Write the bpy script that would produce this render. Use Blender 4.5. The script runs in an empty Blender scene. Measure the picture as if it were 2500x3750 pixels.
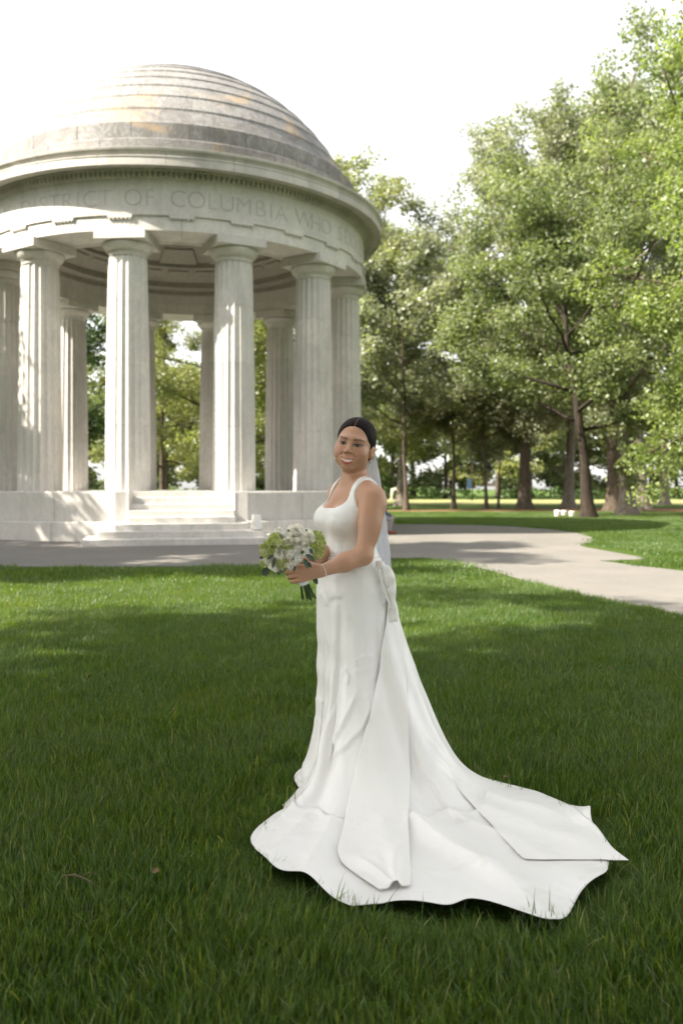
import bpy, bmesh, math, random
import numpy as np
from mathutils import Vector, Matrix

R = math.radians
SC = bpy.context.scene
COL = SC.collection
rng = np.random.default_rng(7)

# ------------------------------------------------------------------ camera
cam_d = bpy.data.cameras.new('camera')
cam = bpy.data.objects.new('camera', cam_d)
COL.objects.link(cam)
cam.location = (0, 0, 1.30)
cam.rotation_euler = (R(90), 0, 0)
cam_d.sensor_fit = 'VERTICAL'
cam_d.sensor_height = 36.0
cam_d.lens = 36.0 * 3120 / 3750
cam_d.shift_y = -(1875 - 1788) / 3750
cam_d.clip_end = 2000
cam_d.clip_start = 0.05
cam_d.dof.use_dof = True
cam_d.dof.focus_distance = 3.62
cam_d.dof.aperture_fstop = 2.6
SC.camera = cam

# ------------------------------------------------------------------ sky and sun
SUN_EL, SUN_X, SUN_Y = R(42), -0.94, -0.34          # direction towards the sun
W = bpy.data.worlds.new('World')
SC.world = W
W.use_nodes = True
wn, wl = W.node_tree.nodes, W.node_tree.links
wn.clear()
sky = wn.new('ShaderNodeTexSky')
sky.sky_type = 'NISHITA'
sky.sun_disc = False
sky.sun_elevation = SUN_EL
sky.sun_rotation = math.atan2(SUN_X, SUN_Y)
sky.air_density = 1.0
sky.dust_density = 1.5
sky.ozone_density = 1.0
hs = wn.new('ShaderNodeHueSaturation')
hs.inputs['Saturation'].default_value = 0.14
bg = wn.new('ShaderNodeBackground')
bg.inputs['Strength'].default_value = 0.115
wo = wn.new('ShaderNodeOutputWorld')
wl.new(sky.outputs[0], hs.inputs['Color'])
wm = wn.new('ShaderNodeMix'); wm.data_type = 'RGBA'; wm.blend_type = 'MULTIPLY'; wm.inputs[0].default_value = 1.0; wm.inputs[7].default_value = (1.0, 0.98, 0.965, 1)   # hazy warm daylight
wl.new(hs.outputs[0], wm.inputs[6]); wl.new(wm.outputs[2], bg.inputs[0])
wl.new(bg.outputs[0], wo.inputs[0])

sun_d = bpy.data.lights.new('sun', 'SUN')
sun_d.energy = 4.2
sun_d.angle = R(0.55)
sun_d.color = (1.0, 0.91, 0.78)
sun = bpy.data.objects.new('sun', sun_d)
COL.objects.link(sun)
_h = Vector((SUN_X, SUN_Y, 0)).normalized() * math.cos(SUN_EL)
SUN_DIR = Vector((_h.x, _h.y, math.sin(SUN_EL)))
sun.rotation_euler = SUN_DIR.to_track_quat('Z', 'Y').to_euler()
sun.location = (-30, -6, 30)

SC.view_settings.view_transform = 'Standard'
SC.view_settings.look = 'None'
SC.view_settings.gamma = 1.0
SC.view_settings.exposure = 2.05
SC.cycles.use_denoising = True
SC.cycles.max_bounces = 8
SC.cycles.diffuse_bounces = 4
SC.cycles.glossy_bounces = 2
SC.cycles.transmission_bounces = 4
SC.cycles.transparent_max_bounces = 8
SC.cycles.sample_clamp_indirect = 6.0
SC.cycles.caustics_reflective = False
SC.cycles.caustics_refractive = False

# ------------------------------------------------------------------ helpers
def tag(o, label=None, cat=None, group=None, kind=None):
    if label: o['label'] = label
    if cat: o['category'] = cat
    if group: o['group'] = group
    if kind: o['kind'] = kind
    return o

def empty(name, loc=(0, 0, 0), rz=0.0, parent=None):
    o = bpy.data.objects.new(name, None)
    o.empty_display_size = 0.2
    COL.objects.link(o)
    o.location = loc
    o.rotation_euler = (0, 0, rz)
    if parent: o.parent = parent
    return o

def link(name, me, parent=None, mat=None):
    o = bpy.data.objects.new(name, me)
    COL.objects.link(o)
    if parent: o.parent = parent
    if mat and not me.materials: me.materials.append(mat)
    return o

def mesh(name, verts, faces, mat=None, smooth=False):
    me = bpy.data.meshes.new(name)
    me.from_pydata([tuple(v) for v in verts], [], [tuple(f) for f in faces])
    me.update()
    if mat: me.materials.append(mat)
    if smooth:
        me.polygons.foreach_set('use_smooth', [True] * len(me.polygons))
    return me

def np_mesh(name, V, F, mat=None, smooth=False):
    """fast mesh from an (n,3) array and an (m,k) index array"""
    me = bpy.data.meshes.new(name)
    V = np.asarray(V, np.float32); F = np.asarray(F, np.int32)
    k = F.shape[1]
    me.vertices.add(len(V)); me.vertices.foreach_set('co', V.ravel())
    me.loops.add(F.size); me.loops.foreach_set('vertex_index', F.ravel())
    me.polygons.add(len(F)); me.polygons.foreach_set('loop_start', np.arange(0, F.size, k, dtype=np.int32))
    me.update(calc_edges=True)
    me.validate()
    if smooth: me.polygons.foreach_set('use_smooth', np.ones(len(me.polygons), bool))
    if mat: me.materials.append(mat)
    return me

def obj(name, verts, faces, mat=None, parent=None, smooth=False):
    return link(name, mesh(name, verts, faces, mat, smooth), parent)

def bevel(me, w=0.01, seg=1):
    bm = bmesh.new(); bm.from_mesh(me)
    es = [e for e in bm.edges if len(e.link_faces) == 2 and e.calc_face_angle(0) > 0.5]
    bmesh.ops.bevel(bm, geom=es, offset=w, segments=seg, affect='EDGES', profile=0.5)
    bm.to_mesh(me); bm.free()
    return me

def box_mesh(name, x0, x1, y0, y1, z0, z1, mat=None, bev=0.0):
    v = [(x, y, z) for z in (z0, z1) for y in (y0, y1) for x in (x0, x1)]
    f = [(0, 2, 3, 1), (4, 5, 7, 6), (0, 1, 5, 4), (2, 6, 7, 3), (0, 4, 6, 2), (1, 3, 7, 5)]
    me = mesh(name, v, f, mat)
    if bev: bevel(me, bev)
    return me

def arc_sweep(name, prof, a0, a1, n, mat=None, bev=0.0, smooth=False):
    """closed (r,z) outline (counter-clockwise, r to the right) swept from angle a0 to a1 (degrees from local -y, towards +x)"""
    k = len(prof); V = []; F = []
    for i in range(n + 1):
        a = R(a0 + (a1 - a0) * i / n)
        for r, z in prof: V.append((r * math.sin(a), -r * math.cos(a), z))
    for i in range(n):
        for j in range(k):
            a, b = i * k + j, i * k + (j + 1) % k
            F.append((a, b, b + k, a + k)[::-1])
    F.append(tuple(range(k))); F.append(tuple(n * k + j for j in range(k))[::-1])
    me = mesh(name, V, F, mat)
    bm = bmesh.new(); bm.from_mesh(me); bmesh.ops.recalc_face_normals(bm, faces=bm.faces[:])
    bm.to_mesh(me); bm.free()
    if bev: bevel(me, bev)
    return me

def lathe(name, prof, n, mat=None, smooth=True, cap=True):
    V = []; F = []
    k = len(prof)
    for i in range(n):
        a = 2 * math.pi * i / n
        for r, z in prof: V.append((r * math.cos(a), r * math.sin(a), z))
    for i in range(n):
        i2 = (i + 1) % n
        for j in range(k - 1):
            F.append((i * k + j, i2 * k + j, i2 * k + j + 1, i * k + j + 1))
    if cap:
        F.append(tuple(i * k for i in range(n))[::-1]); F.append(tuple(i * k + k - 1 for i in range(n)))
    return mesh(name, V, F, mat, smooth)

def tube(pts, rad, sides=8, cap=True):
    """tapered tube along a polyline -> (verts, faces)"""
    P = np.asarray(pts, float); n = len(P)
    rad = np.broadcast_to(np.asarray(rad, float), (n,))
    T = np.gradient(P, axis=0); T /= np.linalg.norm(T, axis=1)[:, None] + 1e-9
    up = np.array([0, 0, 1.0]) if abs(T[0][2]) < 0.9 else np.array([1.0, 0, 0])
    V = []; F = []
    u = np.cross(T[0], up); u /= np.linalg.norm(u)
    for i in range(n):
        u = u - T[i] * np.dot(u, T[i]); u /= np.linalg.norm(u) + 1e-9
        w = np.cross(T[i], u)
        for s in range(sides):
            a = 2 * math.pi * s / sides
            V.append(P[i] + rad[i] * (math.cos(a) * u + math.sin(a) * w))
    for i in range(n - 1):
        for s in range(sides):
            s2 = (s + 1) % sides
            F.append((i * sides + s, i * sides + s2, (i + 1) * sides + s2, (i + 1) * sides + s))
    if cap:
        F.append(tuple(range(sides))[::-1]); F.append(tuple((n - 1) * sides + s for s in range(sides)))
    return V, F

class MB:
    def __init__(s): s.V = []; s.F = []
    def add(s, vf):
        o = len(s.V); s.V += [tuple(v) for v in vf[0]]; s.F += [tuple(i + o for i in f) for f in vf[1]]
        return s
    def build(s, name, mat=None, parent=None, smooth=False): return obj(name, s.V, s.F, mat, parent, smooth)

# ------------------------------------------------------------------ materials
class NT:
    def __init__(s, name):
        s.m = bpy.data.materials.new(name); s.m.use_nodes = True
        s.n = s.m.node_tree.nodes; s.l = s.m.node_tree.links
        s.n.clear(); s.out = s.n.new('ShaderNodeOutputMaterial')
    def node(s, t, **kw):
        nd = s.n.new(t)
        for k, v in kw.items():
            if k in ('operation', 'blend_type', 'data_type', 'attribute_name', 'feature', 'noise_dimensions', 'wave_type', 'bands_direction', 'attribute_type', 'interpolation_type'): setattr(nd, k, v)
            else:
                key = int(k[1:]) if k[0] == 'i' and k[1:].isdigit() else k.replace('_', ' ')
                if hasattr(v, 'links'): s.l.new(v, nd.inputs[key])
                else: nd.inputs[key].default_value = v
        return nd
    def pos(s): return s.node('ShaderNodeNewGeometry').outputs['Position']
    def objco(s): return s.node('ShaderNodeTexCoord').outputs['Object']
    def scale(s, vec, xyz):
        return s.node('ShaderNodeVectorMath', operation='MULTIPLY', i0=vec, i1=xyz).outputs[0]
    def noise(s, vec, scale, detail=4.0, rough=0.55, dist=0.0):
        return s.node('ShaderNodeTexNoise', Vector=vec, Scale=scale, Detail=detail, Roughness=rough, Distortion=dist).outputs[0]
    def ramp(s, fac, stops):
        nd = s.n.new('ShaderNodeValToRGB'); s.l.new(fac, nd.inputs[0])
        e = nd.color_ramp.elements
        while len(e) < len(stops): e.new(0.5)
        for x, (p, c) in zip(e, stops):
            x.position = p; x.color = (*c, 1) if len(c) == 3 else c
        return nd.outputs[0]
    def mix(s, fac, a, b, blend='MIX'):
        nd = s.n.new('ShaderNodeMix'); nd.data_type = 'RGBA'; nd.blend_type = blend
        for key, v in ((0, fac), (6, a), (7, b)):
            if hasattr(v, 'links'): s.l.new(v, nd.inputs[key])
            elif isinstance(v, (int, float)): nd.inputs[key].default_value = v
            else: nd.inputs[key].default_value = (*v, 1)
        return nd.outputs[2]
    def math(s, op, a, b=0.0):
        return s.node('ShaderNodeMath', operation=op, i0=a, i1=b).outputs[0]
    def bump(s, h, strength=0.3, dist=0.01):
        return s.node('ShaderNodeBump', Height=h, Strength=strength, Distance=dist).outputs[0]
    def bsdf(s, color, rough=0.6, spec=0.3, normal=None, **kw):
        nd = s.n.new('ShaderNodeBsdfPrincipled')
        for key, v in (('Base Color', color), ('Roughness', rough), ('Specular IOR Level', spec)):
            if hasattr(v, 'links'): s.l.new(v, nd.inputs[key])
            elif isinstance(v, (int, float)): nd.inputs[key].default_value = v
            else: nd.inputs[key].default_value = (*v, 1)
        for k, v in kw.items():
            key = k.replace('_', ' ')
            if hasattr(v, 'links'): s.l.new(v, nd.inputs[key])
            else: nd.inputs[key].default_value = v
        if normal is not None: s.l.new(normal, nd.inputs['Normal'])
        return nd.outputs[0]
    def done(s, shader):
        s.l.new(shader, s.out.inputs[0]); return s.m

def marble(name, tone=(0.62, 0.59, 0.55), dirt=0.35, stain=0.0):
    t = NT(name); p = t.pos()
    rnd = t.node('ShaderNodeObjectInfo').outputs['Random']
    n1 = t.noise(p, 0.9, 6, 0.6, 0.6)
    n2 = t.noise(t.scale(p, (2.6, 2.6, 0.35)), 1.0, 5, 0.6, 0.4)
    base = t.mix(rnd, tuple(c * 0.90 for c in tone), tuple(min(1, c * 1.07) for c in tone))
    base = t.mix(t.ramp(n1, [(0.38, (0, 0, 0)), (0.72, (1, 1, 1))]), base, (tone[0] * .82, tone[1] * .83, tone[2] * .84))
    vein = t.noise(t.scale(p, (1, 1, .6)), 2.2, 7, 0.7, 2.2)
    vf = t.ramp(vein, [(0.46, (0, 0, 0)), (0.5, (.5, .5, .5)), (0.54, (0, 0, 0))])
    base = t.mix(vf, base, (0.40, 0.40, 0.41))
    df = t.math('MULTIPLY', t.ramp(n2, [(0.48, (0, 0, 0)), (0.75, (1, 1, 1))]), dirt)
    base = t.mix(df, base, (0.27, 0.255, 0.22))
    if stain:
        n3 = t.noise(p, 0.8, 5, 0.65, 0.8)
        base = t.mix(t.math('MULTIPLY', t.ramp(n3, [(0.5, (0, 0, 0)), (0.66, (1, 1, 1))]), stain), base, (0.12, 0.113, 0.105))
        n4 = t.noise(t.scale(p, (1, 1, 1.6)), 0.55, 4, 0.6, 0.5)
        base = t.mix(t.math('MULTIPLY', t.ramp(n4, [(0.58, (0, 0, 0)), (0.68, (1, 1, 1))]), stain * 1.0), base, (0.42, 0.30, 0.16))
    fine = t.noise(p, 26, 3, 0.6)
    return t.done(t.bsdf(base, t.math('ADD', t.math('MULTIPLY', n1, 0.25), 0.45), 0.3, t.bump(fine, 0.25, 0.006)))

M = {}
M['marble'] = marble('marble')
M['marble_dome'] = marble('weathered_dome_marble', (0.175, 0.168, 0.157), 0.4, 0.6)
M['marble_cornice'] = marble('stained_cornice_marble', (0.52, 0.49, 0.445), 0.5, 0.25)
M['marble_inner_shade'] = marble('shade_toned_inner_marble', (0.30, 0.275, 0.225), 0.6)  # same marble in a darker tone, interior shade put into the colour
M['letter'] = marble('weathered_shaded_letter_marble', (0.46, 0.435, 0.395), 0.4)  # darker tone: weathering plus painted-in shading of the cut letters
# ------------------------------------------------------------------ ground and paths
def px(x, y, z=0.0):
    """photo pixel -> point on the level plane z"""
    d = 3120 * (1.30 - z) / (y - 1788)
    return ((x - 1250) / 3120 * d, d)

t = NT('lawn'); p = t.pos()
n1 = t.noise(p, 0.35, 5, 0.6); n2 = t.noise(p, 6.0, 5, 0.7); n3 = t.noise(p, 45.0, 3, 0.7)
c = t.mix(n1, (0.055, 0.105, 0.018), (0.095, 0.135, 0.030))
c = t.mix(t.ramp(n2, [(0.35, (0, 0, 0)), (0.75, (1, 1, 1))]), c, (0.070, 0.115, 0.022))
c = t.mix(t.ramp(n3, [(0.4, (0, 0, 0)), (0.7, (1, 1, 1))]), c, (0.045, 0.075, 0.014))
M['lawn'] = t.done(t.bsdf(c, 0.9, 0.1, t.bump(n3, 0.9, 0.05)))

t = NT('far_field'); p = t.pos()
c = t.mix(t.noise(p, 0.25, 4), (0.17, 0.185, 0.075), (0.26, 0.25, 0.12))
M['field'] = t.done(t.bsdf(c, 0.95, 0.05))

t = NT('mulch'); p = t.pos()
n = t.noise(p, 14, 5, 0.7)
c = t.ramp(n, [(0.3, (0.10, 0.055, 0.03)), (0.7, (0.27, 0.165, 0.09))])
M['mulch'] = t.done(t.bsdf(c, 0.95, 0.05, t.bump(n, 0.8, 0.04)))

t = NT('asphalt_path'); p = t.pos()
n = t.noise(p, 90, 4, 0.7); n2 = t.noise(p, 0.7, 5, 0.6); n3 = t.noise(p, 5, 5, 0.7)
c = t.ramp(n, [(0.3, (0.102, 0.098, 0.088)), (0.7, (0.205, 0.196, 0.176))])
c = t.mix(t.ramp(n2, [(0.4, (0, 0, 0)), (0.7, (1, 1, 1))]), c, t.mix(0.5, c, (0.215, 0.20, 0.185)))
c = t.mix(t.math('MULTIPLY', t.ramp(n3, [(0.55, (0, 0, 0)), (0.7, (1, 1, 1))]), .4), c, (0.10, 0.095, 0.088))
M['path'] = t.done(t.bsdf(c, 0.9, 0.2, t.bump(n, 0.5, 0.006)))

def sheet(name, pts, z, mat, kind='structure'):
    me = mesh(name, [(x, y, z) for x, y in pts], [tuple(range(len(pts)))], mat)
    bm = bmesh.new(); bm.from_mesh(me); bmesh.ops.triangulate(bm, faces=bm.faces[:])
    for f in bm.faces:
        if f.normal.z < 0: f.normal_flip()
    bm.to_mesh(me); bm.free()
    o = link(name, me); tag(o, kind=kind); return o

# the lawn: one gently uneven sheet out to the horizon
gx = np.concatenate([np.linspace(-900, -70, 8), np.linspace(-60, 60, 61), np.linspace(70, 900, 8)])
gy = np.concatenate([np.linspace(-300, -20, 5), np.linspace(-15, 75, 46), np.linspace(85, 900, 9)])
GX, GY = np.meshgrid(gx, gy, indexing='ij')
GZ = np.zeros_like(GX)
V = np.stack([GX, GY, GZ], -1).reshape(-1, 3)
ny = len(gy)
I = np.arange((len(gx) - 1) * (ny - 1)); a = I // (ny - 1) * ny + I % (ny - 1)
ground = link('ground', np_mesh('ground', V, np.stack([a, a + ny, a + ny + 1, a + 1], 1), M['lawn'], True))
tag(ground, kind='structure')

def smooth_poly(pts, n=6):
    P = np.array(pts, float); N = len(P); out = []
    for i in range(N):
        p0, p1, p2, p3 = P[i - 1], P[i], P[(i + 1) % N], P[(i + 2) % N]
        for k in range(n):
            u = k / n
            out.append(0.5 * ((2 * p1) + (-p0 + p2) * u + (2 * p0 - 5 * p1 + 4 * p2 - p3) * u * u + (-p0 + 3 * p1 - 3 * p2 + p3) * u ** 3))
    return [tuple(q) for q in out]

near_edge = [px(x, y) for x, y in ((-900, 2082), (-400, 2078), (0, 2076), (300, 2077), (600, 2075), (900, 2073), (1180, 2066), (1430, 2045), (1560, 2045), (1680, 2062), (1800, 2092), (1930, 2130), (2060, 2166), (2200, 2196), (2350, 2226), (2500, 2258), (2900, 2350))]
far_side = [px(x, y) for x, y in ((3300, 2190), (2700, 2112), (2500, 2092), (2350, 2074), (2240, 2060), (2192, 2054), (2260, 2052), (2330, 2050), (2364, 2046), (2330, 2038), (2240, 2022), (2150, 2006), (2120, 1998), (2150, 1992), (2172, 1980), (2165, 1968), (2110, 1952), (2000, 1938), (1880, 1929), (1750, 1924), (1600, 1921), (1430, 1920), (1250, 1919))]
cm = (-5.167, 27.21)
ring = [(cm[0] + 12.6 * math.sin(a), cm[1] + 12.6 * math.cos(a)) for a in np.radians(np.arange(25, -112, -8.0))]
far_side += [(2.0, 36.5)] + ring
PATH = near_edge + far_side
path = sheet('path', PATH, 0.006, M['path'])
PATH_NP = np.array(PATH)

mulch = sheet('mulch_bed', smooth_poly([px(x, y) for x, y in ((1300, 1872), (1480, 1868), (1700, 1866), (2000, 1862), (2400, 1862), (2700, 1866), (3000, 1880), (2800, 1902), (2450, 1902), (2250, 1900), (2130, 1901), (2020, 1897), (1950, 1882), (1700, 1874), (1480, 1877), (1350, 1878))], 4), 0.008, M['mulch'])
field = sheet('playing_field', [(-120, 67), (120, 67), (140, 98), (-140, 98)], 0.010, M['field'])

def in_poly(P, poly):
    x, y = P[:, 0], P[:, 1]; r = np.zeros(len(P), bool); j = len(poly) - 1
    for i in range(len(poly)):
        xi, yi = poly[i]; xj, yj = poly[j]
        c = ((yi > y) != (yj > y)) & (x < (xj - xi) * (y - yi) / (yj - yi + 1e-12) + xi)
        r ^= c; j = i
    return r

# ------------------------------------------------------------------ the memorial
mem = empty('memorial', (cm[0], cm[1], 0), R(11.35))
tag(mem, 'round white marble temple memorial with fluted columns and a low stepped dome', 'memorial')
RC = 5.24

def ring_of(name, me, n, parent, skip=None, off=0.0):
    for i in range(n):
        a = 360.0 / n * i + off
        if skip and skip(a): continue
        o = bpy.data.objects.new(name, me); COL.objects.link(o); o.parent = parent
        o.rotation_euler = (0, 0, R(a))

# platform
plat = empty('platform', parent=mem)
RW, RL, NH = 6.55, 6.68, 1.27
pts = []
a_open = math.degrees(math.asin(NH / (RW - 0.3)))
for i in range(97):
    a = R(a_open + (360 - 2 * a_open) * i / 96); pts.append(((RW - 0.3) * math.sin(a), -(RW - 0.3) * math.cos(a)))
pts += [(-NH, -5.72), (NH, -5.72)]
n = len(pts)
V = [(x, y, 1.217) for x, y in pts] + [(x, y, 0.02) for x, y in pts]
F = [tuple(range(n))] + [(i, i + n, (i + 1) % n + n, (i + 1) % n) for i in range(n)]
o = obj('floor', V, F, M['marble'], plat)
bm = bmesh.new(); bm.from_mesh(o.data); bmesh.ops.triangulate(bm, faces=[f for f in bm.faces if len(f.verts) > 4]); bmesh.ops.recalc_face_normals(bm, faces=bm.faces[:]); bm.to_mesh(o.data); bm.free()
oa = math.degrees(math.asin(NH / RW)); NB = 20
wa = (360 - 2 * oa) / NB
up = arc_sweep('wall_block', [(RW - 0.42, 0.49), (RW, 0.49), (RW, 1.185), (RW - .015, 1.222), (RW - 0.42, 1.222)], -wa / 2 + 0.03, wa / 2 - 0.03, 6, M['marble'], 0.006)
lo = arc_sweep('base_block', [(RL - 0.5, -0.1), (RL, -0.1), (RL, 0.46), (RL - .02, 0.487), (RL - 0.5, 0.487)], -wa / 2 + 0.03, wa / 2 - 0.03, 6, M['marble'], 0.006)
for i in range(NB):
    for me, nm, da in ((up, 'wall_block', 0), (lo, 'base_block', 0)):
        o = bpy.data.objects.new(nm, me); COL.objects.link(o); o.parent = plat
        o.rotation_euler = (0, 0, R(oa + wa * (i + 0.5)))
for s in (-1, 1):
    x0, x1 = sorted((s * (NH + 0.002), s * (NH + 0.34)))
    obj_me = box_mesh('cheek_wall', x0, x1, -6.41, -5.3, 0.0, 1.226, M['marble'], 0.008)
    link('cheek_wall', obj_me, plat)
st = empty('stair', parent=mem)
for k, (w, yf) in enumerate([(4.46, -8.05), (3.80, -7.66), (3.10, -7.26), (NH * 2 - .012, -6.86), (NH * 2 - .012, -6.57), (NH * 2 - .012, -6.29), (NH * 2 - .012, -6.01), (NH * 2 - .012, -5.73)]):
    zt = 0.1525 * (k + 1)
    yb = -6.3 if k < 3 else -5.45
    # two stones in each step, joint off centre
    j = [0.4, -0.7, 0.2, 0.5, -0.3, 0.35, -0.4, 0.1][k]
    for xa, xb in ((-w / 2, j - 0.0015), (j + 0.0015, w / 2)):
        link('step', box_mesh('step', xa, xb, yf, yb + 0.013 * k, -0.05 if k < 3 else 0.2, zt, M['marble'], 0.009), st)

# columns
NF = 20
def fluted(z0, z1, nz, H0=1.22, H1=7.34):
    V = []; F = []; m = NF * 6
    for i in range(nz + 1):
        z = z0 + (z1 - z0) * i / nz
        u = (z - H0) / (H1 - H0)
        rr = 0.572 - 0.088 * (0.75 * u + 0.25 * u * u) + 0.012 * math.sin(math.pi * u)
        for j in range(m):
            ph = (j % 6) / 6.0
            d = 0.036 * (1 - (2 * ph - 1) ** 2) if j % 6 else 0.0
            a = 2 * math.pi * j / m
            V.append(((rr - d) * math.cos(a), (rr - d) * math.sin(a), z))
    for i in range(nz):
        for j in range(m):
            j2 = (j + 1) % m
            F.append((i * m + j, i * m + j2, (i + 1) * m + j2, (i + 1) * m + j))
    F.append(tuple(range(m))[::-1]); F.append(tuple(nz * m + j for j in range(m)))
    return V, F
drums = []
zs = [1.22, 2.90, 4.55, 6.05, 7.20]
for i in range(4):
    V, F = fluted(zs[i] + (0.003 if i else 0), zs[i + 1] - 0.003, 4)
    drums.append(mesh('drum', V, F, M['marble']))
neck = lathe('neck', [(0.478, 7.20), (0.484, 7.25), (0.484, 7.285), (0.496, 7.29), (0.496, 7.305), (0.508, 7.31), (0.508, 7.325), (0.522, 7.33)], 48, M['marble'])
ech = lathe('echinus', [(0.515, 7.33), (0.56, 7.37), (0.60, 7.42), (0.632, 7.475), (0.645, 7.52), (0.63, 7.552)], 48, M['marble'])
aba = box_mesh('abacus', -0.655, 0.655, -0.70, 0.66, 7.554, 7.79, M['marble'], 0.008)
for i in range(12):
    a = R(15 + 30 * i)
    c_ = empty('column', (RC * math.sin(a), -RC * math.cos(a), 0), a, mem)
    for d in drums: link('drum', d, c_)
    link('neck', neck, c_); link('echinus', ech, c_); link('abacus', aba, c_)

# entablature
ent = empty('entablature', parent=mem)
RA, RI = 5.87, 4.62
arch = arc_sweep('architrave_block', [(RI, 7.775), (RI + .10, 7.772), (RI + .12, 7.80), (RA - .16, 7.80), (RA - .14, 7.772), (RA, 7.772), (RA, 8.14), (RI, 8.14)], -14.97, 14.97, 14, M['marble'], 0.004)
ring_of('architrave_block', arch, 12, ent, off=15)
tae = arc_sweep('taenia', [(RA - .3, 8.14), (RA + .045, 8.14), (RA + .05, 8.215), (RA - .3, 8.215)], -14.99, 14.99, 16, M['marble'])
ring_of('taenia', tae, 12, ent, off=0)
fri = arc_sweep('frieze_block', [(RI, 8.145), (RA - .305, 8.145), (RA - .305, 8.22), (RA, 8.22), (RA, 9.05), (RI, 9.05)], -14.98, 14.98, 16, M['marble'])
ring_of('frieze_block', fri, 12, ent, off=0)
# regulae with their row of pegs
V, F = [], []
mb = MB()
bmx = box_mesh('tmp', -0.31, 0.31, -RA - 0.052, -RA + 0.04, 8.075, 8.139)
mb.add(([v.co[:] for v in bmx.vertices], [tuple(p.vertices) for p in bmx.polygons]))
for k in range(6):
    xk = -0.26 + 0.104 * k
    mb.add(tube([(xk, -RA - 0.022, 8.076), (xk, -RA - 0.022, 8.04)], [0.026, 0.033], 8))
reg = mesh('regula', mb.V, mb.F, M['marble'])
ring_of('regula', reg, 24, ent, off=0)
bed = arc_sweep('bed_moulding', [(RA - .4, 9.05), (RA + .02, 9.05), (RA + .06, 9.075), (RA + .06, 9.21), (RA + .19, 9.215), (RA + .19, 9.26), (RA - .4, 9.26)], -14.99, 14.99, 16, M['marble_cornice'])
ring_of('bed_moulding', bed, 12, ent)
den = box_mesh('dentil', -0.037, 0.037, -RA - 0.150, -RA - 0.05, 9.085, 9.213, M['marble_cornice'])
ring_of('dentil', den, 288, ent)
RK = 6.42
cor = arc_sweep('cornice_block', [(RA - .5, 9.262), (RA + .30, 9.262), (RA + .30, 9.235), (RK - .05, 9.235), (RK - .05, 9.205), (RK, 9.205), (RK, 9.40), (RK + .015, 9.41), (RK + .015, 9.435), (RK - .04, 9.445), (RK - .045, 9.475), (RK - .01, 9.53), (RK + .035, 9.57), (RK + .05, 9.63), (RK - .03, 9.64), (RA - .5, 9.76)], -7.47, 7.47, 10, M['marble_cornice'], 0.004)
ring_of('cornice_block', cor, 24, ent, off=4)

# dome
dome = empty('dome', parent=mem)
b1 = arc_sweep('blocking_stone', [(5.2, 9.60), (5.80, 9.60), (5.80, 10.10), (5.78, 10.125), (5.2, 10.125)], -7.46, 7.46, 8, M['marble_dome'], 0.006)
ring_of('blocking_stone', b1, 24, dome, off=2)
b2 = arc_sweep('parapet_stone', [(5.0, 10.127), (5.60, 10.127), (5.60, 10.60), (5.57, 10.64), (5.0, 10.66)], -7.46, 7.46, 8, M['marble_dome'], 0.006)
ring_of('parapet_stone', b2, 24, dome, off=9.5)
Z0, RB, HT = 10.62, 5.42, 14.12
h_ = HT - Z0; RS = (RB ** 2 + h_ ** 2) / (2 * h_); zc_ = HT - RS
e0 = math.asin((Z0 - zc_) / RS)
NR = 13
for i in range(NR):
    ea = e0 + (math.pi / 2 - e0) * (i / NR) ** 0.96; eb = e0 + (math.pi / 2 - e0) * ((i + 1) / NR) ** 0.96
    P = lambda e, o: ((RS + o) * math.cos(e), zc_ + (RS + o) * math.sin(e))
    if i == NR - 1:
        o = link('cap_stone', lathe('cap_stone', [(P(ea, .055)[0] , P(ea, .0)[1] - .05), P(ea, .055), P((ea + eb) / 2, .04), (0.02, HT + .03)], 32, M['marble_dome'], False), dome); continue
    ns = [30, 30, 28, 28, 26, 24, 22, 20, 16, 14, 12, 8][i]
    ro, zo = P(ea, 0.042); rt, zt = P(eb, 0.012)
    prof = [(ro - .35, zo - .10), (ro, zo - .06), (ro, zo), (rt, zt), (rt - .30, zt - .02)]
    half = 180.0 / ns
    me = arc_sweep('dome_stone', prof, -half + 0.03, half - 0.03, max(3, 180 // ns), M['marble_dome'])
    ring_of('dome_stone', me, ns, dome, off=half * (i % 2) + 3 * i)

# ceiling inside: stepped rings up to a shallow saucer
prof = [(RI + .02, 8.47), (RI - .10, 8.47), (RI - .10, 8.62), (RI - .45, 8.66), (RI - .45, 8.86), (3.55, 9.25), (3.55, 9.42), (2.4, 9.72), (2.4, 9.86), (1.1, 10.02), (1.1, 10.12), (0.02, 10.14)]
V = []; F = []; n = 96; k = len(prof)
for i in range(n):
    a = 2 * math.pi * i / n
    for r, z in prof: V.append((r * math.sin(a), -r * math.cos(a), z))
for i in range(n):
    for j in range(k - 1): F.append((i * k + j, i * k + j + 1, (i + 1) % n * k + j + 1, (i + 1) % n * k + j))
link('ceiling', mesh('ceiling', V, F, M['marble_inner_shade']), mem)
rib = arc_sweep('ceiling_panel', [(2.55, 9.60), (3.45, 9.34), (3.45, 9.40), (2.55, 9.68)], -11, 11, 4, M['marble_inner_shade'])
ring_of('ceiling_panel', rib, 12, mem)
rib = arc_sweep('ceiling_panel', [(3.66, 9.12), (4.12, 8.93), (4.12, 9.0), (3.66, 9.2)], -5.6, 5.6, 3, M['marble_inner_shade'])
ring_of('ceiling_panel', rib, 24, mem)

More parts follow.
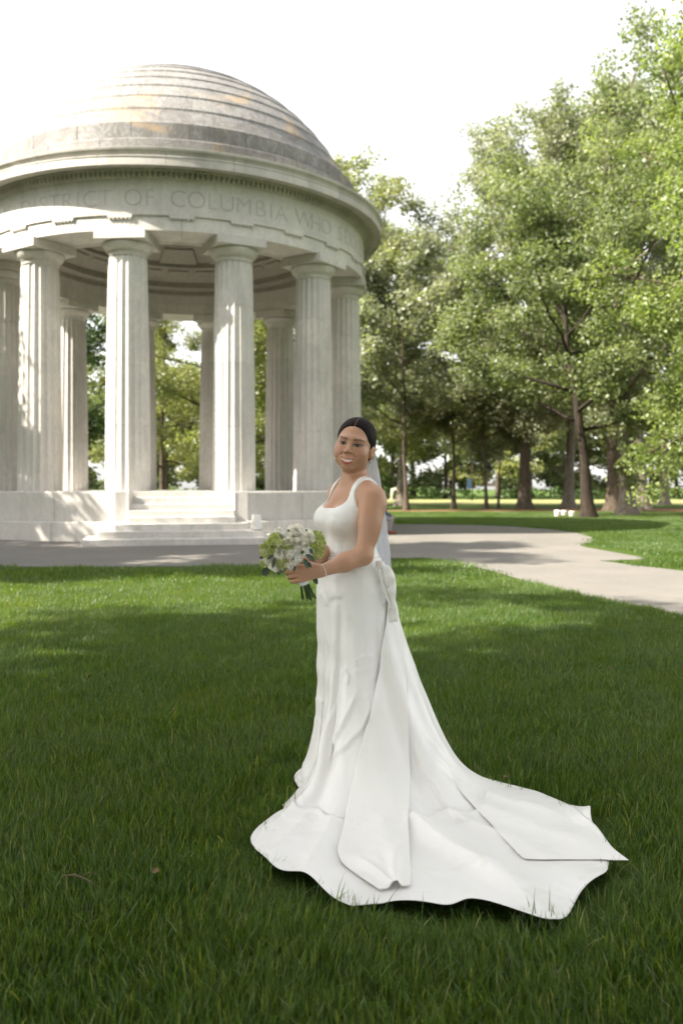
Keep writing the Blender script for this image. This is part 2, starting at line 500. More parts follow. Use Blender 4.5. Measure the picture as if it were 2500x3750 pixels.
# inscription: one mesh for each letter, laid round the frieze
ins = empty('inscription', parent=mem)
TXT = 'FROM THE DISTRICT OF COLUMBIA WHO SERVED'
adv = {}
def letter_mesh(ch):
    cu = bpy.data.curves.new('letter', 'FONT'); cu.body = ch; cu.size = 0.62; cu.extrude = 0.006; cu.offset = -0.012; cu.align_x = 'CENTER'
    o = bpy.data.objects.new('letter', cu); COL.objects.link(o)
    dg = bpy.context.evaluated_depsgraph_get()
    me = bpy.data.meshes.new_from_object(o.evaluated_get(dg))
    bpy.data.objects.remove(o); me.materials.clear(); me.materials.append(M['letter'])
    return me
wid = {'I': .22, 'M': .50, 'W': .52, 'O': .47, 'C': .44, 'D': .44, ' ': .30, 'L': .34, 'F': .36, 'E': .37, 'S': .37, 'T': .37}
pos = 0.0; spots = []
for ch in TXT:
    w = wid.get(ch, .41); spots.append((ch, pos + w / 2)); pos += w
c0 = [s for c, s in spots][TXT.index('COLUMBIA')]
cache = {}
for ch, s in spots:
    if ch == ' ': continue
    if ch not in cache: cache[ch] = letter_mesh(ch)
    ang = (s - c0) / RA - R(0.9)
    o = link('letter', cache[ch], ins)
    o.rotation_mode = 'XYZ'
    o.rotation_euler = (R(90), 0, ang)
    o.location = ((RA + 0.0) * math.sin(ang), -(RA + 0.0) * math.cos(ang), 8.375)
tag(ins, 'incised capital letters running round the frieze')

# a small pale folding stand left on the second step
t = NT('pale_board'); M['board'] = t.done(t.bsdf(t.mix(t.noise(t.pos(), 30), (0.62, 0.60, 0.57), (0.72, 0.70, 0.66)), 0.6))
t = NT('stand_base_shade'); M['base_shade'] = t.done(t.bsdf((0.03, 0.03, 0.03), 0.7))
fs = empty('folding_stand', (-5.167 + 7.47 * math.sin(R(11.35)) + 1.72 * math.cos(R(11.35)), 27.21 - 7.47 * math.cos(R(11.35)) + 1.72 * math.sin(R(11.35)), 0.306), R(30))
tag(fs, 'small pale folding A-frame stand left on the steps', 'stand')
for s in (-1, 1):
    me = box_mesh('board', -0.10, 0.10, -0.012, 0.012, 0, 0.36, M['board'], 0.004)
    o = link('board', me, fs); o.location = (0, s * 0.10, 0.012); o.rotation_euler = (s * R(15), 0, 0)
    link('foot', box_mesh('foot', -0.11, 0.11, s * 0.10 - .02, s * 0.10 + .02, 0.0, 0.016, M['base_shade'], 0.003), fs)  # dark strip paints in the shadow at the foot of each board
# ------------------------------------------------------------------ trees
def leaf_mat(name, c0, c1, c2, trans=0.35, gloss=0.35):
    t = NT(name)
    at = t.node('ShaderNodeAttribute', attribute_name='tint').outputs['Fac']
    oi = t.node('ShaderNodeObjectInfo').outputs['Random']
    c = t.ramp(at, [(0.0, c0), (0.55, c1), (1.0, c2)])
    c = t.mix(t.math('MULTIPLY', oi, 0.35), c, t.mix(0.5, c, c2))
    b = t.bsdf(c, 0.42, gloss)
    tr = t.node('ShaderNodeBsdfTranslucent', Color=t.mix(1.0, c, (1.5, 1.6, 0.85), 'MULTIPLY')).outputs[0]
    return t.done(t.node('ShaderNodeMixShader', i0=trans, i1=b, i2=tr).outputs[0])
M['leaf_pale'] = leaf_mat('pale_leaves', (0.105, 0.125, 0.070), (0.185, 0.203, 0.130), (0.310, 0.318, 0.225), 0.44, 0.7)
M['leaf_green'] = leaf_mat('green_leaves', (0.080, 0.112, 0.042), (0.145, 0.178, 0.076), (0.235, 0.255, 0.130), 0.46, 0.6)
M['leaf_lime'] = leaf_mat('lime_leaves', (0.090, 0.132, 0.032), (0.160, 0.205, 0.060), (0.250, 0.280, 0.110), 0.48, 0.6)
M['leaf_olive'] = leaf_mat('olive_leaves', (0.105, 0.125, 0.042), (0.180, 0.195, 0.075), (0.255, 0.260, 0.125), 0.50, 0.5)
M['leaf_dark'] = leaf_mat('dark_leaves', (0.018, 0.042, 0.010), (0.036, 0.070, 0.016), (0.062, 0.100, 0.026), 0.28)

def bark(name, a, b):
    t = NT(name); p = t.objco()
    n = t.noise(t.scale(p, (6, 6, 1.2)), 2.0, 6, 0.7, 0.6)
    c = t.ramp(n, [(0.32, a), (0.70, b)])
    return t.done(t.bsdf(c, 0.95, 0.1, t.bump(n, 0.9, 0.05)))
M['bark'] = bark('bark', (0.035, 0.027, 0.020), (0.130, 0.105, 0.080))
M['bark_light'] = bark('pale_bark', (0.085, 0.070, 0.055), (0.27, 0.235, 0.195))
M['bark_dark'] = bark('dark_bark', (0.018, 0.014, 0.011), (0.065, 0.052, 0.040))

def unit(v): return v / (np.linalg.norm(v, axis=-1, keepdims=True) + 1e-9)

def leaves_at(g, centers, spread, per, size, up=0.55):
    """leaf quads gathered round the cluster centres -> verts, faces, per-face tint"""
    n = len(centers) * per
    C = np.repeat(centers, per, 0)
    S = np.repeat(np.broadcast_to(spread, (len(centers),)), per)[:, None]
    d = g.normal(size=(n, 3)); d = unit(d) * (g.random((n, 1)) ** 0.45)
    P = C + d * S * np.array([1, 1, 0.62])
    N = unit(d * 0.7 + np.array([0, 0, up]) + g.normal(size=(n, 3)) * 0.55)
    T = unit(np.cross(N, g.normal(size=(n, 3))))
    T = unit(T + np.array([0, 0, -0.35])); B = unit(np.cross(N, T)); N = np.cross(T, B)
    L = size * (0.65 + 0.7 * g.random((n, 1))); Wd = L * 0.36
    v0 = P - T * L * 0.5; v2 = P + T * L * 0.5 - N * L * 0.12
    v1 = P - T * L * 0.05 + B * Wd + N * L * 0.09; v3 = P - T * L * 0.05 - B * Wd + N * L * 0.09
    V = np.stack([v0, v1, v2, v3], 1).reshape(-1, 3)
    i = np.arange(n)[:, None] * 4
    F = np.concatenate([i + np.array([[0, 1, 2]]), i + np.array([[0, 2, 3]])], 1).reshape(-1, 3)
    ct = g.random(len(centers))
    tint = np.clip(np.repeat(ct, per) * 0.45 + g.random(n) * 0.55, 0, 1)
    return V, F, np.repeat(tint, 2)

def crown_mesh(name, V, F, tint, mat):
    me = np_mesh(name, V, F, mat)
    a = me.attributes.new('tint', 'FLOAT', 'FACE'); a.data.foreach_set('value', tint.astype(np.float32))
    return me

def bez(g, p, d, L, n=5, lift=0.25, wob=0.12):
    """a wandering branch from p along d"""
    P = [np.array(p, float)]; d = unit(np.array(d, float))
    for i in range(n):
        d = unit(d + np.array([0, 0, lift / n]) + g.normal(size=3) * wob)
        P.append(P[-1] + d * L / n)
    return np.array(P)

def tree_data(seed, H, base, cr, tr, limbs=16, subs=6, per=80, leaf=0.15, spread=0.75, lean=(0, 0), droop=0.0, shape=0.6, flare=1.7):
    g = np.random.default_rng(seed)
    mb = MB()
    n = 9
    top = H * 0.86
    T = np.zeros((n, 3)); wob = np.cumsum(g.normal(size=(n, 2)) * 0.10, 0)
    for i in range(n):
        u = i / (n - 1)
        T[i] = (lean[0] * u * top + wob[i, 0] * u * 2, lean[1] * u * top + wob[i, 1] * u * 2, u * top)
    Z = np.concatenate([[-0.2, 0.12, 0.45, 1.0], np.linspace(1.8, top, 12)])
    TX = np.interp(Z, T[:, 2], T[:, 0]); TY = np.interp(Z, T[:, 2], T[:, 1])
    rad = tr * (1 - 0.86 * np.clip(Z / top, 0, 1) ** 0.9); rad[:4] = tr * np.array([flare * 1.15, flare, 1.25, 1.06])
    mb.add(tube(np.stack([TX, TY, Z], 1), rad, 12))
    cl = []; sp = []
    for i in range(limbs):
        u = (i + 0.5) / limbs
        zb = base + (top - base) * (u * 0.92) * 0.9 - (0.1 * H if u > .2 else 0) * 0.0
        a = i * 2.39996 + g.normal() * 0.3
        p = np.array([np.interp(zb, T[:, 2], T[:, 0]), np.interp(zb, T[:, 2], T[:, 1]), zb])
        env = cr * (math.sin(math.pi * min(1, (u * 0.80 + 0.22))) ** shape)
        el = R(8 + 62 * u ** 1.4)
        L = env / max(0.45, math.cos(el)) * (0.80 + 0.35 * g.random())
        L = min(L, (H - zb) * 1.6 + 1.5)
        d = (math.cos(a) * math.cos(el), math.sin(a) * math.cos(el), math.sin(el))
        P = bez(g, p, d, L, 6, 0.35 - droop, 0.13)
        rb = tr * (0.42 - 0.24 * u)
        mb.add(tube(P, np.linspace(rb, 0.02, len(P)), 6))
        for k in range(subs):
            f = 0.28 + 0.72 * (k + g.random() * 0.7) / subs
            j = min(f, 0.999) * 6; i0 = int(j)
            q = P[i0] + (P[i0 + 1] - P[i0]) * (j - i0)
            dd = unit(unit(P[i0 + 1] - P[i0]) + unit(g.normal(size=3)) * 0.9 + np.array([0, 0, -droop * 0.6 + 0.12]))
            Ls = L * (0.20 + 0.22 * g.random()) * (1.15 - 0.4 * f)
            S = bez(g, q, dd, Ls, 4, 0.1 - droop, 0.2)
            mb.add(tube(S, np.linspace(max(0.018, rb * 0.32 * (1.2 - f)), 0.008, len(S)), 4, False))
            for w in (2, 3, 4):
                cl.append(S[w] + g.normal(size=3) * 0.22); sp.append(spread * (0.7 + 0.6 * g.random()))
        cl.append(P[-1]); sp.append(spread)
    cl = np.array(cl); sp = np.array(sp)
    V, F, tint = leaves_at(g, cl, sp, per, leaf)
    return mb, (V, F, tint)

TREES = {}
def tree_kind(key, leafmat, barkmat, **kw):
    mb, (V, F, t_) = tree_data(**kw)
    TREES[key] = (mesh(key + '_trunk', mb.V, mb.F, M[barkmat], True), crown_mesh(key + '_crown', V, F, t_, M[leafmat]))

def tree(name, key, x, y, rz=0.0, s=1.0, label='', group=None, sz=None):
    r = empty(name, (x, y, 0), R(rz)); r.scale = (s, s, sz or s)
    tag(r, label, 'tree', group)
    link('trunk', TREES[key][0], r); link('crown', TREES[key][1], r)
    return r

tree_kind('tall_a', 'leaf_pale', 'bark', seed=11, H=22, base=8.0, cr=8.0, tr=0.36, limbs=20, subs=7, per=125, leaf=0.185, spread=0.95)
tree_kind('tall_b', 'leaf_pale', 'bark_light', seed=23, H=24, base=5.5, cr=8.5, tr=0.36, limbs=22, subs=7, per=125, leaf=0.185, spread=0.95)
tree_kind('broad', 'leaf_green', 'bark_light', seed=31, H=19, base=5.0, cr=7.5, tr=0.34, limbs=20, subs=7, per=115, leaf=0.16, spread=0.85)
tree_kind('lean', 'leaf_green', 'bark_dark', seed=37, H=13.5, base=3.6, cr=5.2, tr=0.26, limbs=16, subs=6, per=120, leaf=0.16, spread=0.8, lean=(-0.07, 0.0))
tree_kind('slim', 'leaf_pale', 'bark', seed=41, H=13, base=3.6, cr=4.6, tr=0.11, limbs=16, subs=6, per=90, leaf=0.175, spread=0.75)
tree_kind('near', 'leaf_lime', 'bark', seed=53, H=13, base=2.6, cr=5.6, tr=0.2, limbs=22, subs=7, per=120, leaf=0.115, spread=0.62, droop=0.22)
tree_kind('olive', 'leaf_olive', 'bark', seed=61, H=20, base=3.0, cr=7.0, tr=0.28, limbs=20, subs=6, per=110, leaf=0.185, spread=0.95, droop=0.2)
tree_kind('dark', 'leaf_dark', 'bark_dark', seed=67, H=17, base=2.2, cr=5.5, tr=0.28, limbs=18, subs=6, per=70, leaf=0.24, spread=0.95)
tree_kind('far', 'leaf_green', 'bark', seed=71, H=16, base=0.9, cr=6.5, tr=0.3, limbs=14, subs=5, per=34, leaf=0.45, spread=1.2)
tree_kind('far_b', 'leaf_olive', 'bark', seed=73, H=15, base=1.0, cr=6.0, tr=0.28, limbs=14, subs=5, per=34, leaf=0.45, spread=1.2)
tree_kind('shade', 'leaf_green', 'bark', seed=83, H=17, base=4.5, cr=7.5, tr=0.35, limbs=24, subs=8, per=46, leaf=0.28, spread=0.85)

tree_kind('shade_tall', 'leaf_green', 'bark', seed=89, H=18, base=3.5, cr=4.2, tr=0.3, limbs=24, subs=7, per=70, leaf=0.26, spread=0.8)
G1 = 'park trees to the right of the memorial'
tree('tall_tree', 'tall_a', 11.3, 52.7, 20, 1.02, 'tall straight-trunked tree with pale crown, its bare brown trunk nearest the bride', G1)
tree('tall_tree', 'tall_b', 14.5, 54.5, 100, 0.95, 'tall tree with a broad dark trunk just behind the white ground boxes', G1)
tree('leaning_tree', 'lean', 10.7, 37.0, 0, 1.0, 'dark slender tree whose trunk leans, right beside the white ground boxes', G1)
tree('tall_tree', 'tall_a', 15.2, 47.7, 200, 1.04, 'dark narrow trunk standing between the leaning tree and the ivy-clad tree', G1)
tree('broad_tree', 'broad', 13.6, 40.6, 140, 1.05, 'big pale-barked tree with ivy leaves on its lower trunk', G1)
tree('tall_tree', 'tall_b', 17.6, 50.0, 250, 1.02, 'tall pale-barked tree just beyond the ivy-clad trunk', G1)
tree('broad_tree', 'broad', 25.0, 66.0, 40, 0.9, 'smaller dark-stemmed tree alone on the far lawn by the picture edge', G1)
tree('slim_tree', 'slim', 9.0, 53.0, 10, 0.95, 'slim young tree with flared foot a little left of the tall straight trunk', G1)
tree('slim_tree', 'slim', 10.2, 55.5, 150, 0.7, 'smallest slim tree close against the tall straight trunk', G1)
tree('slim_tree', 'slim', 3.8, 50.0, 70, 1.2, 'slim tan-trunked tree just beside the bride veil', G1)
tree('slim_tree', 'slim', 7.1, 54.0, 290, 1.1, 'thin dark-stemmed tree midway between the veil and the tall trunk', G1)
tree('overhanging_tree', 'near', 12.4, 21.5, 0, 1.02, 'lime green near tree hanging low branches into the picture edge', G1)
tree('overhanging_tree', 'near', 14.8, 29.0, 120, 1.05, 'bright green tree rising above and behind the low hanging branches', G1)
tree('pale_tree', 'tall_b', 4.3, 62.0, 60, 0.90, 'pale bushy tree filling the gap beside the memorial columns', G1)
G2 = 'trees behind the memorial'
tree('olive_tree', 'olive', -2.2, 56.0, 15, 1.22, 'yellow-green tree rising behind the dome edge', G2)
tree('olive_tree', 'olive', -9.5, 62.0, 130, 1.0, 'yellow-green tree seen through the middle opening above the stair', G2)
tree('dark_tree', 'dark', -20.5, 60.0, 60, 1.0, 'dark green tree seen through the leftmost opening of the columns', G2)
tree('olive_tree', 'olive', -15.5, 74.0, 260, 0.95, 'paler yellow-green tree farther off behind the leftmost opening', G2)
tree('olive_tree', 'olive', -5.6, 68.0, 310, 0.9, 'yellow-green tree seen between the two columns right of the stair', G2)
# shade trees on the lawn to the left, out of the picture, whose shadows fall across it
G3 = 'shade trees on the lawn left of the picture'
tree('shade_tree', 'shade', -11.0, -3.2, 75, 1.0, 'large shade tree left of the bride, throwing dappled shade over the lawn', G3)
tree('shade_tree', 'shade', -5.0, -8.0, 140, 0.95, 'shade tree behind the camera, darkening the nearest grass', G3)
tree('shade_tree', 'shade', -16.5, -5.5, 60, 1.0, 'second large shade tree behind the first, thickening the shade over the bride', G3)
for i, (x_, y_, r_, s_) in enumerate(((6.5, -13, 20, 1.0), (-16, -17, 200, 1.1), (17, -10, 110, 1.0), (-30, -12, 300, 1.15), (30, -16, 10, 1.1), (0, -26, 70, 1.2))):  # unseen row added to cut the sky light from the camera side
    tree('shade_tree', 'shade', x_, y_, r_, s_, 'unseen tree added behind the photographer to block sky light', G3)
tree('shade_tree', 'shade_tall', -13.6, 12.3, 240, 1.0, 'tall narrow shade tree left of the plaza, shading the paving before the stair', G3)
tree('shade_tree', 'shade_tall', -20.5, 11.5, 20, 0.95, 'tall narrow shade tree farther left, also shading the plaza', G3)
tree('shade_tree', 'shade_tall', -17.0, 22.0, 80, 0.76, 'narrow shade tree beside the memorial, dappling its left columns', G3)

tree('shade_tree', 'shade_tall', -15.4, 18.8, 150, 0.56, 'small shade tree in front of the memorial wall, left of the picture', G3)

# far belt of trees beyond the playing field
G4 = 'far trees beyond the playing field'
g = np.random.default_rng(5)
for row, (n_, x0, x1, y0) in enumerate(((26, -92, 70, 101), (24, -100, 82, 124))):
    for i, x in enumerate(np.linspace(x0, x1, n_)):
        k = ('far', 'far', 'far_b')[(i + row) % 3]
        tree('far_tree', k, x + g.normal() * 1.5, y0 + g.random() * 16, g.random() * 360, 0.85 + 0.4 * g.random() + .25 * row,
             ('rounded green tree in the front row of the far belt beyond the pale field', 'rounded green tree in the back row of the far belt')[row] if k == 'far' else ('yellowish tree in the front row of the far belt beyond the pale field', 'yellowish tree in the back row of the far belt')[row], G4)
# a clipped hedge and a low fence run along the far side of the field
mbv = []
hp = np.stack([g.uniform(-95, 80, 1000), 97.5 + g.normal(size=1000) * .35, g.uniform(0.2, 1.3, 1000)], 1)
V, F, t_ = leaves_at(g, hp, 0.5, 12, 0.35)
hedge = link('hedge', crown_mesh('hedge', V, F, t_, M['leaf_dark']))
tag(hedge, 'low dark clipped hedge along the far side of the field', 'hedge')

# ivy on the broad tree
g = np.random.default_rng(9)
ivp = []
for i in range(60):
    a = g.uniform(-2.6, -0.3); z = g.uniform(1.2, 6.5)
    ivp.append((13.6 + 0.45 * math.cos(a), 40.6 + 0.45 * math.sin(a), z))
V, F, t_ = leaves_at(g, np.array(ivp), 0.42, 22, 0.17, 0.2)
iv = link('ivy', crown_mesh('ivy', V, F, t_, M['leaf_green'])); tag(iv, 'ivy leaves clinging to the lower trunk of the big pale-barked tree', 'ivy')

# ------------------------------------------------------------------ small things in the distance
t = NT('white_plastic'); M['white'] = t.done(t.bsdf((0.78, 0.77, 0.74), 0.45))
t = NT('tan_post'); M['post'] = t.done(t.bsdf(t.mix(t.noise(t.pos(), 8), (0.42, 0.34, 0.26), (0.56, 0.48, 0.38)), 0.8))
t = NT('blue_paint'); M['blue'] = t.done(t.bsdf((0.03, 0.065, 0.12), 0.5))
def ground_box(x, y, rz, label, s=1.0):
    r = empty('ground_box', (x, y, 0), R(rz)); tag(r, label, 'box', 'white boxes on the ground under the trees'); r.scale = (s,) * 3
    me = lathe('body', [(0.11, 0.0), (0.125, 0.02), (0.135, 0.22), (0.14, 0.24)], 20, M['white']); link('body', me, r)
    me = lathe('lid', [(0.148, 0.235), (0.15, 0.26), (0.12, 0.285), (0.02, 0.29)], 20, M['white']); link('lid', me, r)
X_, Y_ = px(2040, 1893); ground_box(X_, Y_, 0, 'white round-lidded box on the mulch, the one standing apart', 1.05)
X_, Y_ = px(2092, 1893); ground_box(X_, Y_, 30, 'white box half hidden behind its twin beside the leaning tree', 0.9)
X_, Y_ = px(2074, 1891); ground_box(X_, Y_ + .5, 60, 'greyer white box in the pair beside the leaning tree', 0.9)
def post(x, y, h, r_, label, arm=False, dx=0.0):
    e = empty('field_post', (x, y, 0)); tag(e, label, 'post')
    o = MB().add(tube([(0, 0, 0), (dx * .5, 0, h * .5), (dx, 0, h)], [r_, r_, r_ * .95], 10)).build('shaft', M['post'], e, True)
    MB().add(tube([(0, 0, 0), (0, 0, .18)], [r_ * 1.5, r_ * 1.4], 10)).build('base', M['post'], e, True)
    if arm: MB().add(tube([(dx, 0, h - .1), (dx + .75, 0, h - .06)], [r_ * .9, r_ * .8], 8)).build('arm', M['post'], e, True)
X_, Y_ = px(1433, 1832); post(X_, Y_, 1.25, 0.14, 'tan post with a short side arm beside the veil, at the field edge', True, 0.1)
X_, Y_ = px(1464, 1832); post(X_, Y_, .85, 0.13, 'short blunt tan post at the field edge, next to the armed post', False, 0.04)
e = empty('blue_sign', (*px(1728, 1833), 0)); tag(e, 'blue panel on a tall thin pole across the field', 'sign')
MB().add(tube([(0, 0, 0), (0, 0, 4.0)], [.07, .05], 8)).build('pole', M['bark_dark'], e, True)
link('panel', box_mesh('panel', -0.52, -0.10, -0.03, 0.03, 1.3, 2.3, M['blue'], 0.02), e)
# ------------------------------------------------------------------ the bride
KD = 1.5944 / 3120.0
def bp(xd, yd, Y):
    return np.array([(xd - 784) * KD * Y, Y, 1.30 + (1121.4 - yd) * KD * Y])

class Field:
    """signed distance field on a grid of uneven spacing, polygonised by surface nets"""
    def __init__(s, xs, ys, zs):
        s.a = [np.asarray(v, np.float32) for v in (xs, ys, zs)]
        s.F = np.full([len(v) for v in s.a], 1.0, np.float32)
    def _sub(s, lo, hi):
        sl = []; co = []
        for v, l, h in zip(s.a, lo, hi):
            i, j = np.searchsorted(v, l), np.searchsorted(v, h); sl.append(slice(i, j)); co.append(v[i:j])
        return tuple(sl), np.meshgrid(*co, indexing='ij', sparse=True)
    def add(s, fn, lo, hi, k=0.01, sub=False):
        pad = k + 0.02
        sl, (X, Y, Z) = s._sub(np.asarray(lo) - pad, np.asarray(hi) + pad)
        a = s.F[sl]
        if a.size == 0: return
        b = fn(X, Y, Z).astype(np.float32)
        if sub: a, b = -a, b
        h = np.maximum(k - np.abs(a - b), 0) / k
        r = np.minimum(a, b) - h * h * k * 0.25
        s.F[sl] = -r if sub else r
    def cap(s, p, q, r0, r1, k=0.012, sub=False):
        p = np.asarray(p, float); q = np.asarray(q, float); d = q - p; L2 = float(d @ d) + 1e-12
        def fn(X, Y, Z):
            t_ = np.clip(((X - p[0]) * d[0] + (Y - p[1]) * d[1] + (Z - p[2]) * d[2]) / L2, 0, 1)
            return np.sqrt((X - p[0] - t_ * d[0]) ** 2 + (Y - p[1] - t_ * d[1]) ** 2 + (Z - p[2] - t_ * d[2]) ** 2) - (r0 + (r1 - r0) * t_)
        m = max(r0, r1); s.add(fn, np.minimum(p, q) - m, np.maximum(p, q) + m, k, sub)
    def ell(s, c, B, r, k=0.02, sub=False):
        """ellipsoid; B rows = local axes in world space"""
        c = np.asarray(c, float); B = np.asarray(B, float); r = np.asarray(r, float)
        def fn(X, Y, Z):
            q = [(X - c[0]) * b[0] + (Y - c[1]) * b[1] + (Z - c[2]) * b[2] for b in B]
            k0 = np.sqrt(sum((qi / ri) ** 2 for qi, ri in zip(q, r))); k1 = np.sqrt(sum((qi / ri ** 2) ** 2 for qi, ri in zip(q, r)))
            return k0 * (k0 - 1) / (k1 + 1e-6)
        m = r.max(); s.add(fn, c - m, c + m, k, sub)
    def nets(s):
        F = s.F; nx, ny, nz = F.shape
        inside = F < 0
        c = inside[:-1, :-1, :-1].astype(np.int8)
        tot = np.zeros_like(c)
        for dx in (0, 1):
            for dy in (0, 1):
                for dz in (0, 1): tot += inside[dx:nx - 1 + dx, dy:ny - 1 + dy, dz:nz - 1 + dz]
        act = (tot > 0) & (tot < 8)
        I = np.argwhere(act); idx = np.full(act.shape, -1, np.int64); idx[act] = np.arange(len(I))
        acc = np.zeros((len(I), 3)); cnt = np.zeros(len(I))
        cor = [(0, 0, 0), (1, 0, 0), (0, 1, 0), (1, 1, 0), (0, 0, 1), (1, 0, 1), (0, 1, 1), (1, 1, 1)]
        val = [F[I[:, 0] + a, I[:, 1] + b, I[:, 2] + d] for a, b, d in cor]
        for e0, e1 in ((0, 1), (2, 3), (4, 5), (6, 7), (0, 2), (1, 3), (4, 6), (5, 7), (0, 4), (1, 5), (2, 6), (3, 7)):
            v0, v1 = val[e0], val[e1]; m = (v0 < 0) != (v1 < 0)
            t_ = np.where(m, v0 / np.where(m, v0 - v1, 1), 0)
            p = np.array(cor[e0])[None] + t_[:, None] * (np.array(cor[e1]) - np.array(cor[e0]))[None]
            acc[m] += p[m]; cnt[m] += 1
        acc /= cnt[:, None]
        V = np.zeros((len(I), 3))
        for ax in range(3):
            v = s.a[ax]; i = I[:, ax]; V[:, ax] = v[i] + (v[np.minimum(i + 1, len(v) - 1)] - v[i]) * acc[:, ax]
        Q = []
        for ax in range(3):
            sl0 = [slice(1, -1)] * 3; sl1 = [slice(1, -1)] * 3
            sl0[ax] = slice(0, -1); sl1[ax] = slice(1, None)
            a, b = inside[tuple(sl0)], inside[tuple(sl1)]
            E_ = np.argwhere(a != b); st_ = a[tuple(E_.T)]
            off = np.array([1, 1, 1]); off[ax] = 0; E_ = E_ + off
            u, w = (ax + 1) % 3, (ax + 2) % 3
            def cell(du, dw):
                p = E_.copy(); p[:, u] -= du; p[:, w] -= dw; return idx[p[:, 0], p[:, 1], p[:, 2]]
            q = np.stack([cell(1, 1), cell(0, 1), cell(0, 0), cell(1, 0)], 1)
            q = np.where(st_[:, None], q, q[:, ::-1]); Q.append(q)
        Q = np.concatenate(Q); Q = Q[(Q >= 0).all(1)]
        return V, Q

def axis(*segs):
    """uneven axis from (start, stop, step) runs"""
    return np.concatenate([np.arange(a, b - 1e-9, s_) for a, b, s_ in segs])

FV = np.array([-0.87, -0.50, 0.0]); FV /= np.linalg.norm(FV)         # the way her body faces
SV = np.array([-FV[1], FV[0], 0.0])                                    # her left: towards the camera and right
TB = np.array([SV, FV, [0, 0, 1.0]])
yaw, roll, pitch = R(14), R(11), R(0)
HF = np.array([-math.sin(yaw), -math.cos(yaw), 0.0]); HX0 = np.array([-HF[1], HF[0], 0.0]); UP = np.array([0, 0, 1.0])
HZ = UP * math.cos(roll) + HX0 * math.sin(roll); HX = HX0 * math.cos(roll) - UP * math.sin(roll)
HB = np.array([HX, HF, HZ]); HC = np.array([0.058, 3.735, 1.489])
def hw(x, y, z): return HC + x * HX + y * HF + z * HZ

SHN = np.array([0.133, 3.612, 1.258]); SHF = np.array([-0.012, 3.895, 1.272])
ELN = bp(834, 1276, 3.555); WRN = bp(739, 1311, 3.475)
ELF = np.array([-0.055, 3.835, 1.03]); WRF = np.array([-0.122, 3.57, 0.992])
NKB = np.array([0.064, 3.765, 1.315])

def torso(f, o=0.0, k=0.05):
    C = np.array([0.035, 3.75, 0])
    f.ell((0.045, 3.75, 0.90), TB, (0.160 + o, 0.135 + o, 0.15 + o), k)
    f.ell((0.036, 3.75, 1.05), TB, (0.122 + o, 0.098 + o, 0.15 + o), k)
    f.ell((0.050, 3.75, 1.175), TB, (0.138 + o, 0.104 + o, 0.13 + o), k)
    f.ell((0.062, 3.752, 1.245), TB, (0.130 + o, 0.082 + o, 0.075 + o), k)
    for s_ in (-1, 1):
        c = np.array([0.048, 3.75, 1.163]) + SV * 0.064 * s_ + FV * 0.076
        f.ell(c, TB, (0.066 + o, 0.066 + o, 0.064 + o), 0.035)

# --- body
f = Field(axis((-0.30, -0.245, .004), (-0.245, 0.175, .0021), (0.175, 0.30, .004)),
          axis((3.40, 3.62, .0021), (3.62, 3.80, .0021), (3.80, 4.02, .0045)),
          axis((-0.02, 0.86, .010), (0.86, 1.02, .0021), (1.02, 1.355, .004), (1.355, 1.64, .0021)))
torso(f)
f.cap(SHN, SHF, 0.044, 0.044, 0.05)
for S_ in (SHN, SHF): f.cap(NKB + (0, 0, .015), S_ + (S_ - NKB) * -0.15 + np.array([0, 0, .012]), 0.042, 0.036, 0.05)
f.cap(NKB - (0, 0, .03), hw(0, -0.022, -0.055), 0.056, 0.051, 0.03)
# near arm
f.ell(SHN + np.array([0.006, 0.0, -0.03]), TB, (0.042, 0.047, 0.066), 0.04)
f.cap(SHN + np.array([0.006, -.004, -.035]), ELN, 0.0450, 0.0370, 0.02)
f.ell(SHN * .5 + ELN * .5 + np.array([0.004, -0.004, 0.02]), np.eye(3), (0.0458, 0.0445, 0.09), 0.03)
f.cap(ELN, ELN * .55 + WRN * .45, 0.040, 0.0375, 0.02)
f.cap(ELN * .55 + WRN * .45, WRN, 0.0375, 0.0240, 0.02)
# near hand gripping the stems
MC = [bp(690, 1301.5, 3.468), bp(688.5, 1311, 3.462), bp(690, 1321, 3.464), bp(692.5, 1331, 3.472)]
PI = [bp(664, 1303.5, 3.482), bp(660.5, 1313.5, 3.478), bp(665.5, 1324, 3.480), bp(672, 1334.5, 3.485)]
DI = [bp(662.5, 1306, 3.515), bp(659, 1316, 3.515), bp(663.5, 1326.5, 3.515), bp(670, 1336.5, 3.513)]
TI = [bp(676, 1308, 3.534), bp(674, 1318, 3.536), bp(678, 1328, 3.534), bp(683, 1337, 3.528)]
fr = [0.0090, 0.0094, 0.0090, 0.0080]
for i in range(4):
    f.cap(WRN + np.array([-0.012, 0.0, 0.010 - 0.007 * i]), MC[i], 0.0165, 0.0122, 0.014)
    f.cap(MC[i], PI[i], fr[i] * 1.18, fr[i], 0.0022)
    f.cap(PI[i], DI[i], fr[i], fr[i] * .92, 0.0022)
    f.cap(DI[i], TI[i], fr[i] * .92, fr[i] * .75, 0.0022)
f.cap(WRN + np.array([-.02, .004, .012]), bp(708, 1296, 3.487), 0.016, 0.0125, 0.012)
f.cap(bp(708, 1296, 3.487), bp(690, 1290, 3.500), 0.0115, 0.0098, 0.003)
f.cap(bp(690, 1290, 3.500), bp(676, 1291, 3.518), 0.0095, 0.0075, 0.003)
